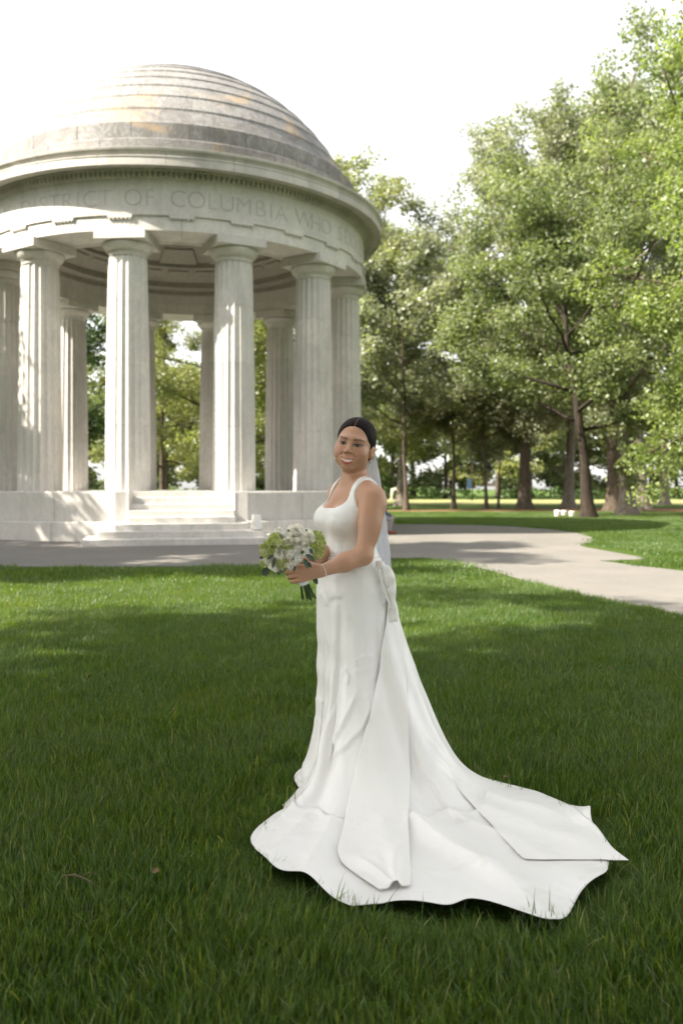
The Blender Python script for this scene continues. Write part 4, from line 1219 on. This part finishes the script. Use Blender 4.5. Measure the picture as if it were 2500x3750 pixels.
bow = empty('bow', (0, 0, 0)); bow.parent = gown
pillow('loop', [(870, 1298), (880, 1296), (893, 1300), (904, 1316), (909, 1340), (909, 1368), (905, 1398), (896, 1385), (886, 1358), (876, 1328)], 3.615, 0.024, M['satin_sash'], bow)
pillow('loop', [(866, 1298), (873, 1305), (881, 1340), (891, 1372), (897, 1392), (888, 1380), (876, 1345), (868, 1318)], 3.600, 0.012, M['satin_sash'], bow)
pillow('knot', [(862, 1290), (872, 1287), (882, 1292), (882, 1303), (872, 1308), (863, 1303)], 3.605, 0.018, M['satin_sash'], bow)
pillow('tail', [(897, 1365), (904, 1362), (911, 1395), (914, 1424), (904, 1429), (893, 1424), (895, 1395)], 3.625, 0.012, M['satin_sash'], bow)

# --- veil
t = NT('veil_tulle')
vn = t.noise(t.scale(t.objco(), (120, 120, 4)), 1.0, 3, 0.5)
df = t.node('ShaderNodeBsdfDiffuse', Color=(0.80, 0.81, 0.86, 1)).outputs[0]
tl = t.node('ShaderNodeBsdfTranslucent', Color=(0.80, 0.82, 0.88, 1)).outputs[0]
tp = t.node('ShaderNodeBsdfTransparent').outputs[0]
cl_ = t.node('ShaderNodeMixShader', i0=0.4, i1=df, i2=tl).outputs[0]
M['veil'] = t.done(t.node('ShaderNodeMixShader', i0=t.math('ADD', t.math('MULTIPLY', vn, 0.4), 0.55), i1=tp, i2=cl_).outputs[0])
for lay in range(2):
    V = []; nu, nv = 22, 40
    for j in range(nv):
        v = j / (nv - 1)
        yd = np.interp(v, [0, .12, .3, .55, .8, 1], [1032, 1075, 1150, 1240, 1340, 1424])
        xr = np.interp(yd, [1032, 1045, 1100, 1180, 1240, 1320, 1400, 1424], [858, 863, 873.5, 885, 893, 900, 908, 911]) - 2 * lay
        wid_ = np.interp(v, [0, .1, .4, 1], [12, 26, 40, 52]) - 4 * lay
        Yd = np.interp(v, [0, .15, .4, .7, 1], [3.80, 3.80, 3.84, 3.88, 3.82]) + .012 * lay
        for i in range(nu):
            u = i / (nu - 1)
            p = bp(xr - wid_ * (1 - u), yd, Yd + .006 * math.sin(u * 15 + lay) * min(1, v * 4) + 0.05 * (1 - u) * min(1, v * 3))
            V.append(p)
    i, j = np.meshgrid(np.arange(nu - 1), np.arange(nv - 1), indexing='xy')
    q_ = np.stack([j * nu + i, (j + 1) * nu + i, (j + 1) * nu + i + 1, j * nu + i + 1], -1).reshape(-1, 4)
    part('veil', np_mesh('veil', np.array(V), q_, M['veil'], True))

# --- bracelet of small beads
wv = unit(WRN - ELN); wc = WRN + wv * -0.004
a1 = unit(np.cross(wv, UP)); a2 = np.cross(wv, a1); mb = MB()
for i in range(34):
    a = 2 * math.pi * i / 34; c = wc + (a1 * math.cos(a) + a2 * math.sin(a)) * 0.0275
    mb.add(tube([c - wv * .0021, c, c + wv * .0021], [.0010, .0023, .0010], 6))
o = obj('bracelet', mb.V, mb.F, M['crystal'], None, True); o.parent = bride; o.matrix_parent_inverse = Matrix.Translation((-0.045, -3.75, 0))
# ------------------------------------------------------------------ the bouquet
t = NT('rose_petal'); n_ = t.noise(t.objco(), 60, 3)
c = t.mix(n_, (0.94, 0.92, 0.84), (0.95, 0.94, 0.91))
b_ = t.bsdf(c, 0.6, 0.2); tl = t.node('ShaderNodeBsdfTranslucent', Color=(0.95, 0.92, 0.80, 1)).outputs[0]
M['rose'] = t.done(t.node('ShaderNodeMixShader', i0=0.5, i1=b_, i2=tl).outputs[0])
t = NT('hydrangea_petal'); oi = t.node('ShaderNodeAttribute', attribute_name='tint').outputs['Fac']
c = t.ramp(oi, [(0, (0.38, 0.46, 0.10)), (0.6, (0.54, 0.59, 0.20)), (1, (0.70, 0.72, 0.38))])
b_ = t.bsdf(c, 0.55, 0.25); tl = t.node('ShaderNodeBsdfTranslucent', Color=c).outputs[0]
M['hydrangea'] = t.done(t.node('ShaderNodeMixShader', i0=0.3, i1=b_, i2=tl).outputs[0])
t = NT('stock_petal'); M['stock'] = t.done(t.bsdf((0.90, 0.875, 0.81), 0.6, 0.2))
t = NT('ruscus_leaf'); n_ = t.noise(t.objco(), 40, 3)
M['ruscus'] = t.done(t.bsdf(t.mix(n_, (0.020, 0.045, 0.022), (0.045, 0.080, 0.045)), 0.35, 0.5))
t = NT('stem'); n_ = t.noise(t.objco(), 60, 3)
M['stem'] = t.done(t.bsdf(t.mix(n_, (0.025, 0.055, 0.012), (0.075, 0.12, 0.03)), 0.5, 0.4))
t = NT('ribbon'); M['ribbon'] = t.done(t.bsdf((0.76, 0.77, 0.80), 0.35, 0.5))

def petal(w, h, cup, curl, nu=4, nv=4):
    V = []; F = []
    for j in range(nv + 1):
        v = j / nv
        for i in range(nu + 1):
            u = 2 * i / nu - 1
            ww = w * math.sin(math.pi * (0.12 + 0.70 * v)) ** 0.7
            x = u * ww; z = h * v * (1 - 0.10 * u * u)
            y = cup * (1 - math.cos(u * 1.2)) * w * -1.6 + curl * h * max(0, v - .55) ** 2 * 3.0 + 0.35 * h * math.sin(v * 2.2) * .5
            V.append((x, y, z))
    for j in range(nv):
        for i in range(nu): a = j * (nu + 1) + i; F.append((a, a + 1, a + nu + 2, a + nu + 1))
    return np.array(V), F

def rose_mesh(name, seed, R0, open_=1.0):
    g = np.random.default_rng(seed); mb = MB()
    rings = [(3, 0.16, 8, .62, .75), (4, 0.28, 14, .70, .8), (5, 0.42, 24, .76, .78), (6, 0.58, 36, .82, .72), (7, 0.74, 52, .80, .62), (7, 0.86, 70, .74, .50)]
    for k, (n, rr, tilt, w, h) in enumerate(rings):
        for i in range(n):
            a = 2 * math.pi * (i + 0.5 * (k % 2) + g.normal() * .07) / n + k * .4
            P, F = petal(R0 * w * .78, R0 * h, 0.5 + .15 * (5 - k) / 5, 0.30 + .10 * k)
            tl_ = R(tilt * 1.12 * open_ + g.normal() * 4)
            P = P @ np.array([[1, 0, 0], [0, math.cos(tl_), math.sin(tl_)], [0, -math.sin(tl_), math.cos(tl_)]]).T[:, :] if False else np.stack([P[:, 0], P[:, 1] * math.cos(tl_) + P[:, 2] * math.sin(tl_), -P[:, 1] * math.sin(tl_) + P[:, 2] * math.cos(tl_)], 1)
            P[:, 1] += R0 * rr * 0.50; P[:, 2] -= R0 * (0.34 + 0.10 * k)
            ca, sa = math.cos(a), math.sin(a)
            P = np.stack([P[:, 0] * ca - P[:, 1] * sa, P[:, 0] * sa + P[:, 1] * ca, P[:, 2]], 1)
            mb.add((P, F))
    return mesh(name, mb.V, mb.F, M['rose'], True)

def floret_cloud(name, seed, rad, n, pr_, petals, mat, flat=0.65):
    g = np.random.default_rng(seed); V = []; F = []; T_ = []
    for i in range(n):
        d = unit(np.array([g.normal(), g.normal(), abs(g.normal()) + .3])); c = d * rad * np.array([1, 1, flat]) * (0.8 + .25 * g.random())
        N_ = unit(d + g.normal(size=3) * .35); A = unit(np.cross(N_, g.normal(size=3))); B = np.cross(N_, A); r0 = g.random() * 6; tt = g.random()
        for k in range(petals):
            a = r0 + 2 * math.pi * k / petals; D = A * math.cos(a) + B * math.sin(a); S_ = np.cross(N_, D); L = pr_ * (.85 + .3 * g.random())
            o = len(V); lift = .25 + .3 * g.random()
            V += [c, c + D * L * .55 + S_ * L * .42 + N_ * L * lift * .5, c + D * L + N_ * L * (lift * .6) + S_ * L * .12, c + D * L * .95 - S_ * L * .15 + N_ * L * lift * .4, c + D * L * .55 - S_ * L * .42 + N_ * L * lift * .5]
            F += [(o, o + 1, o + 2), (o, o + 2, o + 3), (o, o + 3, o + 4)]; T_ += [np.clip(tt + g.normal() * .12, 0, 1)] * 3
    me = np_mesh(name, np.array(V), np.array(F), mat, False)
    a = me.attributes.new('tint', 'FLOAT', 'FACE'); a.data.foreach_set('value', np.array(T_, np.float32))
    return me

def bq(zx, zy, Y=3.47): return bp(589.6 + zx * .12, 1191.7 + .12 * zy, Y)
BC = bq(680, 590, 3.475)
ZP = .12 * KD * 3.47
bouquet = empty('bouquet', tuple(BC))
tag(bouquet, 'round bouquet of white roses and lime hydrangea held by its green stems', 'bouquet')
def dome_pt(zx, zy, push=0.0):
    dx, dz = (zx - 680) / 610.0, (zy - 560) / 460.0
    q_ = max(0.0, 1 - dx * dx - dz * dz)
    p = bq(zx, zy, 3.475 - 0.078 * math.sqrt(q_) - push)
    nrm = unit(np.array([dx * 0.75, -math.sqrt(q_) - 0.18, -dz * 0.75]))
    return p, nrm
def put(name, me, zx, zy, push=0.0, spin=0.0, s=1.0):
    p, nrm = dome_pt(zx, zy, push)
    o = link(name, me, bouquet)
    o.rotation_mode = 'QUATERNION'
    from mathutils import Quaternion
    o.rotation_quaternion = Vector(nrm).to_track_quat('Z', 'Y') @ Quaternion((0, 0, 1), spin)
    o.location = Vector(p - BC); o.scale = (s,) * 3
    return o
R1 = rose_mesh('rose', 1, 0.030); R2 = rose_mesh('rose', 2, 0.030, 1.1); R3 = rose_mesh('ranunculus', 3, 0.022, .8)
for i, (zx, zy, s, me, pu) in enumerate([(750, 235, .98, R1, .0), (990, 365, 1.0, R2, .004), (835, 480, .98, R1, .004), (450, 650, 1.0, R2, .006), (325, 900, .98, R1, .012), (190, 790, .62, R2, -.004), (700, 340, .75, R2, .0)]):
    put('rose', me, zx, zy, pu, i * 1.3, s * 1.42)
put('ranunculus', R3, 600, 420, .010, .4, 1.1)
for i, (zx, zy, s) in enumerate([(560, 560, .8), (690, 540, .75), (560, 750, .7), (900, 560, .7), (880, 330, .8), (480, 330, .7), (250, 690, .7), (1090, 460, .7)]): put('rose', R2 if i % 2 else R1, zx, zy, -.006, i * 1.7, s)
H = [floret_cloud('hydrangea', 10 + i, .024, 26, .0115, 4, M['hydrangea']) for i in range(3)]
for i, (zx, zy, s) in enumerate([(390, 430, 1.15), (270, 500, .95), (175, 600, .95), (300, 600, .8), (1170, 370, .9), (1200, 500, .95), (1150, 650, .95), (1060, 560, .8), (500, 820, .8), (430, 830, .7), (130, 850, .6), (560, 500, .7), (1120, 300, .6), (620, 580, .7)]):
    put('hydrangea', H[i % 3], zx, zy, -.004, i, s * 1.18)
S_ = [floret_cloud('stock_flower', 30 + i, .017, 15, .0125, 5, M['stock'], .8) for i in range(3)]
for i, (zx, zy, s) in enumerate([(420, 240, 1.0), (300, 320, .8), (520, 285, .7), (650, 630, 1.0), (600, 700, .7), (770, 600, .8), (1000, 600, 1.15), (930, 660, .8), (790, 760, 1.1), (640, 880, .95), (720, 830, .7), (860, 270, .7)]):
    put('stock_flower', S_[i % 3], zx, zy, .002, i * 2, s * .85)
def leaf_at(zx, zy, ang, L, Wd, push=0.02, bend=.25):
    p, nrm = dome_pt(zx, zy, push)
    D = np.array([math.cos(ang), -0.25, math.sin(ang)]); D = unit(D); S2 = unit(np.cross(D, np.array([0, -1.0, .1]))); N_ = np.cross(S2, D)
    V = []; F = []; n = 7
    for j in range(n + 1):
        v = j / n; w = Wd * math.sin(math.pi * min(1, v * .96 + .02)) ** .8
        c = p + D * L * v - N_ * 0 + np.array([0, 0.0, -bend * L * v * v])
        for u in (-1, 0, 1): V.append(c + S2 * w * u + np.array([0, .18 * w * abs(u), 0]))
    for j in range(n):
        for u in range(2): a = j * 3 + u; F.append((a, a + 1, a + 4, a + 3))
    o = obj('leaf', [v - BC for v in V], F, M['ruscus'], bouquet, True)
for args in [(330, 690, R(200), .030, .0065), (360, 740, R(250), .036, .0075), (150, 740, R(170), .022, .006, .012), (860, 680, R(75), .022, .006), (1000, 560, R(-50), .026, .007), (930, 690, R(-20), .044, .010), (900, 760, R(-60), .036, .010), (960, 830, R(-40), .024, .008), (240, 960, R(215), .036, .016, -.02, .1), (520, 920, R(225), .036, .009, -.02, .2), (600, 250, R(80), .014, .004), (940, 250, R(75), .018, .004, .01), (1080, 1130, R(-50), .030, .010, -.045, .1), (740, 900, R(250), .022, .006)]:
    leaf_at(*args)
# stems gathered in the hands, fanning out below
g = np.random.default_rng(12)
grip = bq(850, 1060, 3.502); topc = bq(690, 760, 3.487); botc = bq(985, 1530, 3.530)
for i in range(20):
    a = g.random() * 6.28; r_ = math.sqrt(g.random())
    o_ = np.array([math.cos(a) * r_, math.sin(a) * r_ , 0])
    p0 = topc + o_ * np.array([.030, .02, 0]); p1 = grip + o_ * .0125; p2 = botc + o_ * np.array([.034, .018, 0]) + np.array([0, 0, g.normal() * .004])
    mb = MB().add(tube([p0 - BC, p1 - BC, (p1 * .4 + p2 * .6) - BC, p2 - BC], [.0018, .0024, .0025, .0026], 6))
    obj('stem', mb.V, mb.F, M['stem'], bouquet, True)
ax_s = unit(botc - grip); q0 = grip + ax_s * 0.002; q1 = bq(905, 1250, 3.510)
mb = MB().add(tube([grip - unit(grip - topc) * -.03 - BC, grip - BC, (grip * .4 + q1 * .6) - BC, q1 - BC], [.017, .0158, .0175, .0215], 16))
obj('ribbon_wrap', mb.V, mb.F, M['ribbon'], bouquet, True)
# ------------------------------------------------------------------ someone seated at the plaza edge, mostly hidden behind the bride
PX, PY = 1.13, 24.3
f = Field(np.arange(PX - .45, PX + .62, .012), np.arange(PY - .34, PY + .34, .012), np.arange(-.02, 1.2, .012))
for s_ in (-1, 1):
    y_ = PY + .09 * s_
    f.cap((PX, y_, .40), (PX + .30, y_ - .02, .45), .085, .062, .04); f.cap((PX + .30, y_ - .02, .45), (PX + .24, y_ - .02, .09), .058, .042, .03)
    f.cap((PX + .22, y_ - .02, .045), (PX + .40, y_ - .03, .035), .040, .034, .02)
    f.cap((PX + .06, PY + .19 * s_, .80), (PX + .12, PY + .22 * s_, .58), .048, .042, .03); f.cap((PX + .12, PY + .22 * s_, .58), (PX + .29, PY + .12 * s_, .53), .040, .030, .02)
    for k in range(4): f.cap((PX + .30, PY + .12 * s_ + .012 * (k - 1.5), .525), (PX + .375, PY + .10 * s_ + .016 * (k - 1.5), .505), .012, .009, .006)
    f.cap((PX + .30, PY + .10 * s_, .53), (PX + .34, PY + .055 * s_, .52), .012, .009, .006)
f.ell((PX - .01, PY, .42), np.eye(3), (.13, .17, .11), .04)
f.cap((PX, PY, .48), (PX + .05, PY, .76), .125, .13, .05); f.cap((PX + .05, PY - .13, .80), (PX + .05, PY + .13, .80), .062, .062, .05)
f.cap((PX + .06, PY, .84), (PX + .08, PY, .95), .05, .048, .03)
f.ell((PX + .085, PY, 1.02), np.eye(3), (.088, .074, .105), .02); f.ell((PX + .175, PY, 1.01), np.eye(3), (.016, .012, .016), .012)
for s_ in (-1, 1): f.ell((PX + .08, PY + .076 * s_, 1.01), np.eye(3), (.02, .010, .028), .006)
SV_, SQ_ = f.nets()
c_ = np.tile(np.array([.36, .20, .13]), (len(SV_), 1)); x_, y_, z_ = SV_.T
c_[(z_ < .86) & ~((x_ > PX + .28) & (z_ > .49))] = (.05, .085, .18)
c_[(z_ < .50) & (z_ > .085) & ~((x_ > PX + .31) & (z_ > .485))] = (.30, .29, .30)
c_[z_ < .085] = (.26, .06, .04)
c_[(z_ > 1.04) | ((z_ > .95) & (x_ < PX + .06))] = (.02, .015, .012)
me = np_mesh('body', SV_, SQ_, None, True)
a_ = me.attributes.new('col', 'FLOAT_COLOR', 'POINT'); a_.data.foreach_set('color', np.c_[c_, np.ones(len(c_))].astype(np.float32).ravel())
t = NT('sitter_clothes'); M['sitter'] = t.done(t.bsdf(t.node('ShaderNodeAttribute', attribute_name='col').outputs['Color'], .75, .2)); me.materials.append(M['sitter'])
sit = empty('person', (PX, PY, 0)); tag(sit, 'seated person in blue top and grey trousers, almost hidden behind the veil', 'person')
o = link('body', me, sit); o.matrix_parent_inverse = Matrix.Translation((-PX, -PY, 0))
t = NT('orange_plastic'); M['orange'] = t.done(t.bsdf((.38, .10, .04), .5))
bx_ = empty('seat_box', (PX, PY, 0)); tag(bx_, 'orange-red box the seated person sits on behind the bride', 'box')
link('body', box_mesh('body', -.20, .17, -.18, .18, .005, .27, M['orange'], .015), bx_); link('lid', box_mesh('lid', -.21, .18, -.19, .19, .272, .315, M['orange'], .012), bx_)
# ------------------------------------------------------------------ grass
t = NT('grass_blade')
at = t.node('ShaderNodeAttribute', attribute_name='tint').outputs['Fac']
oi = t.node('ShaderNodeObjectInfo').outputs['Random']
pn = t.noise(t.pos(), 0.8, 4, 0.6)
c = t.ramp(at, [(0.0, (0.026, 0.064, 0.014)), (0.6, (0.058, 0.120, 0.025)), (0.93, (0.120, 0.180, 0.055)), (1.0, (0.29, 0.27, 0.13))])
c = t.mix(t.ramp(pn, [(0.35, (0, 0, 0)), (0.7, (1, 1, 1))]), c, t.mix(0.45, c, (0.110, 0.165, 0.045)))
dn = t.noise(t.pos(), 1.9, 3, 0.6)
c = t.mix(t.math('MULTIPLY', t.ramp(dn, [(0.60, (0, 0, 0)), (0.74, (1, 1, 1))]), 0.45), c, t.mix(0.5, c, (0.16, 0.145, 0.06)))
b = t.bsdf(c, 0.38, 0.45)
tr = t.node('ShaderNodeBsdfTranslucent', Color=t.mix(1.0, c, (2.3, 2.1, 0.55), 'MULTIPLY')).outputs[0]
M['grass'] = t.done(t.node('ShaderNodeMixShader', i0=0.42, i1=b, i2=tr).outputs[0])

def tuft(name, seed, n, half, h0, h1, w, segs=3):
    g = np.random.default_rng(seed)
    P = np.stack([g.uniform(-half, half, n), g.uniform(-half, half, n)], 1)
    flow = R(g.uniform(0, 360))
    az = flow + g.normal(size=n) * 1.1
    H = g.uniform(h0, h1, n) * np.where(g.random(n) < 0.06, 1.35, 1.0)
    lean = np.abs(g.normal(size=n)) * 0.35 + 0.10
    W_ = w * (0.7 + 0.6 * g.random(n))
    fa = az + math.pi / 2 + g.normal(size=n) * 0.5
    V = np.zeros((n, 2 * segs + 1, 3))
    for s in range(segs + 1):
        u = s / segs
        off = lean * H * u ** 1.9
        z = H * (u - 0.22 * lean * u * u)
        cx = P[:, 0] + np.cos(az) * off; cy = P[:, 1] + np.sin(az) * off
        ww = W_ * (1 - 0.55 * u ** 1.6) * 0.5
        if s == segs:
            V[:, 2 * segs] = np.stack([cx, cy, z], 1)
        else:
            V[:, 2 * s] = np.stack([cx - np.cos(fa) * ww, cy - np.sin(fa) * ww, z - 0.01 * (s == 0)], 1)
            V[:, 2 * s + 1] = np.stack([cx + np.cos(fa) * ww, cy + np.sin(fa) * ww, z - 0.01 * (s == 0)], 1)
    k = 2 * segs + 1
    tri = []
    for s in range(segs - 1):
        a = 2 * s; tri += [(a, a + 1, a + 3), (a, a + 3, a + 2)]
    a = 2 * (segs - 1); tri += [(a, a + 1, a + 2)]
    F = (np.arange(n)[:, None, None] * k + np.array(tri)[None]).reshape(-1, 3)
    tint = np.repeat(np.clip(g.random(n), 0, 1), len(tri))
    return crown_mesh(name, V.reshape(-1, 3), F, tint, M['grass'])

gcol = bpy.data.collections.new('grass_tufts')
for i in range(6):
    gcol.objects.link(bpy.data.objects.new('tuft_%d' % i, tuft('tuft_%d' % i, 100 + i, 300, 0.15, 0.040, 0.078, 0.0031)))
gcol2 = bpy.data.collections.new('grass_tufts_far')
for i in range(4):
    gcol2.objects.link(bpy.data.objects.new('fartuft_%d' % i, tuft('fartuft_%d' % i, 200 + i, 420, 0.42, 0.045, 0.085, 0.0075, 2)))

def scatter(name, P, coll, smin, smax, seed):
    g = np.random.default_rng(seed)
    me = bpy.data.meshes.new(name)
    me.vertices.add(len(P)); me.vertices.foreach_set('co', np.asarray(P, np.float32).ravel())
    for nm, ty, val in (('rot', 'FLOAT', g.uniform(0, 2 * math.pi, len(P))), ('scl', 'FLOAT', g.uniform(smin, smax, len(P))), ('pick', 'INT', g.integers(0, len(coll.objects), len(P)))):
        a = me.attributes.new(nm, ty, 'POINT'); a.data.foreach_set('value', val.astype(np.int32 if ty == 'INT' else np.float32))
    o = link(name, me)
    ng = bpy.data.node_groups.new(name + '_nodes', 'GeometryNodeTree')
    ng.interface.new_socket('Geometry', in_out='INPUT', socket_type='NodeSocketGeometry')
    ng.interface.new_socket('Geometry', in_out='OUTPUT', socket_type='NodeSocketGeometry')
    N, L = ng.nodes, ng.links
    gi = N.new('NodeGroupInput'); go = N.new('NodeGroupOutput')
    ci = N.new('GeometryNodeCollectionInfo'); ci.inputs[0].default_value = coll
    ci.inputs['Separate Children'].default_value = True; ci.inputs['Reset Children'].default_value = True
    iop = N.new('GeometryNodeInstanceOnPoints'); iop.inputs['Pick Instance'].default_value = True
    def attr(nm, ty):
        a = N.new('GeometryNodeInputNamedAttribute'); a.data_type = ty; a.inputs[0].default_value = nm; return a.outputs[0]
    cx = N.new('ShaderNodeCombineXYZ'); L.new(attr('rot', 'FLOAT'), cx.inputs[2])
    e2r = N.new('FunctionNodeEulerToRotation'); L.new(cx.outputs[0], e2r.inputs[0])
    L.new(gi.outputs[0], iop.inputs['Points']); L.new(ci.outputs[0], iop.inputs['Instance'])
    L.new(attr('pick', 'INT'), iop.inputs['Instance Index']); L.new(e2r.outputs[0], iop.inputs['Rotation'])
    L.new(attr('scl', 'FLOAT'), iop.inputs['Scale'])
    L.new(iop.outputs[0], go.inputs[0])
    md = o.modifiers.new('scatter', 'NODES'); md.node_group = ng
    return o

def grid_pts(y0, y1, sp, margin, seed):
    g = np.random.default_rng(seed); P = []
    y = y0
    while y < y1:
        hw = y * 0.41 + margin
        xs = np.arange(-hw, hw, sp)
        P.append(np.stack([xs + g.uniform(-.5, .5, len(xs)) * sp, y + g.uniform(-.5, .5, len(xs)) * sp], 1)); y += sp
    return np.concatenate(P)

def off_path(P, d):
    """drop points on the paved path (d: distance kept from it)"""
    k = ~in_poly(P, PATH)
    for dx, dy in ((d, 0), (-d, 0), (0, d), (0, -d)): k &= ~in_poly(P + np.array([dx, dy]), PATH)
    return P[k]
P = off_path(grid_pts(1.3, 11.5, 0.135, 0.9, 1), 0.13)
TRAIN_FOOT = globals().get('TRAIN_FOOT')
if TRAIN_FOOT is not None:
    P = P[~in_poly(P, TRAIN_FOOT)]
o = scatter('grass', np.c_[P, np.zeros(len(P))], gcol, 0.8, 1.2, 3); tag(o, 'deep green uncut lawn grass round the bride', 'grass', kind='stuff')
P = off_path(grid_pts(11.4, 46, 0.5, 1.0, 2), 0.34)
o = scatter('grass', np.c_[P, np.zeros(len(P))], gcol2, 0.8, 1.15, 4); tag(o, 'lawn grass farther off beside the plaza and path', 'grass', kind='stuff')

# a dry twig and a few fallen leaves in the grass
t = NT('dry_wood'); M['dry'] = t.done(t.bsdf((0.13, 0.10, 0.06), .9))
t = NT('dry_leaf'); M['dryleaf'] = t.done(t.bsdf((0.16, 0.105, 0.05), .8))
X_, Y_ = px(290, 3225, .05)
tw = empty('twig', (X_, Y_, 0.045)); tag(tw, 'short dry twig lying in the grass at lower left', 'twig')
MB().add(tube([(-.06, .02, .01), (-.02, .012, .018), (.03, -.012, .012), (.07, -.035, .0)], [.003, .004, .004, .002], 6)).build('stick', M['dry'], tw, True)
MB().add(tube([(.0, .0, .015), (.025, .015, .022), (.05, .02, .02)], [.003, .002, .001], 5)).build('side_twig', M['dry'], tw, True)
g = np.random.default_rng(4)
for i, (qx, qy) in enumerate(((570, 3195), (1850, 2850), (2230, 2450), (640, 2600), (330, 2480), (2060, 2520))):
    X_, Y_ = px(qx, qy, .06); a = g.random() * 6.3; L = .022 + .012 * g.random()
    V = []
    for k in range(5):
        v = k / 4; w = L * .38 * math.sin(math.pi * (v * .9 + .05)) ** .8
        for u in (-1, 0, 1): V.append((L * (v - .5), w * u, .006 * abs(u) + .006 * v * v))
    F = [(j * 3 + u, j * 3 + u + 1, j * 3 + u + 4, j * 3 + u + 3) for j in range(4) for u in range(2)]
    o = obj('fallen_leaf', V, F, M['dryleaf'], None, True); o.location = (X_, Y_, .062); o.rotation_euler = (g.normal() * .3, g.normal() * .3, a)
    tag(o, 'small dry brown leaf lying on the lawn grass', 'leaf', 'fallen leaves on the lawn')
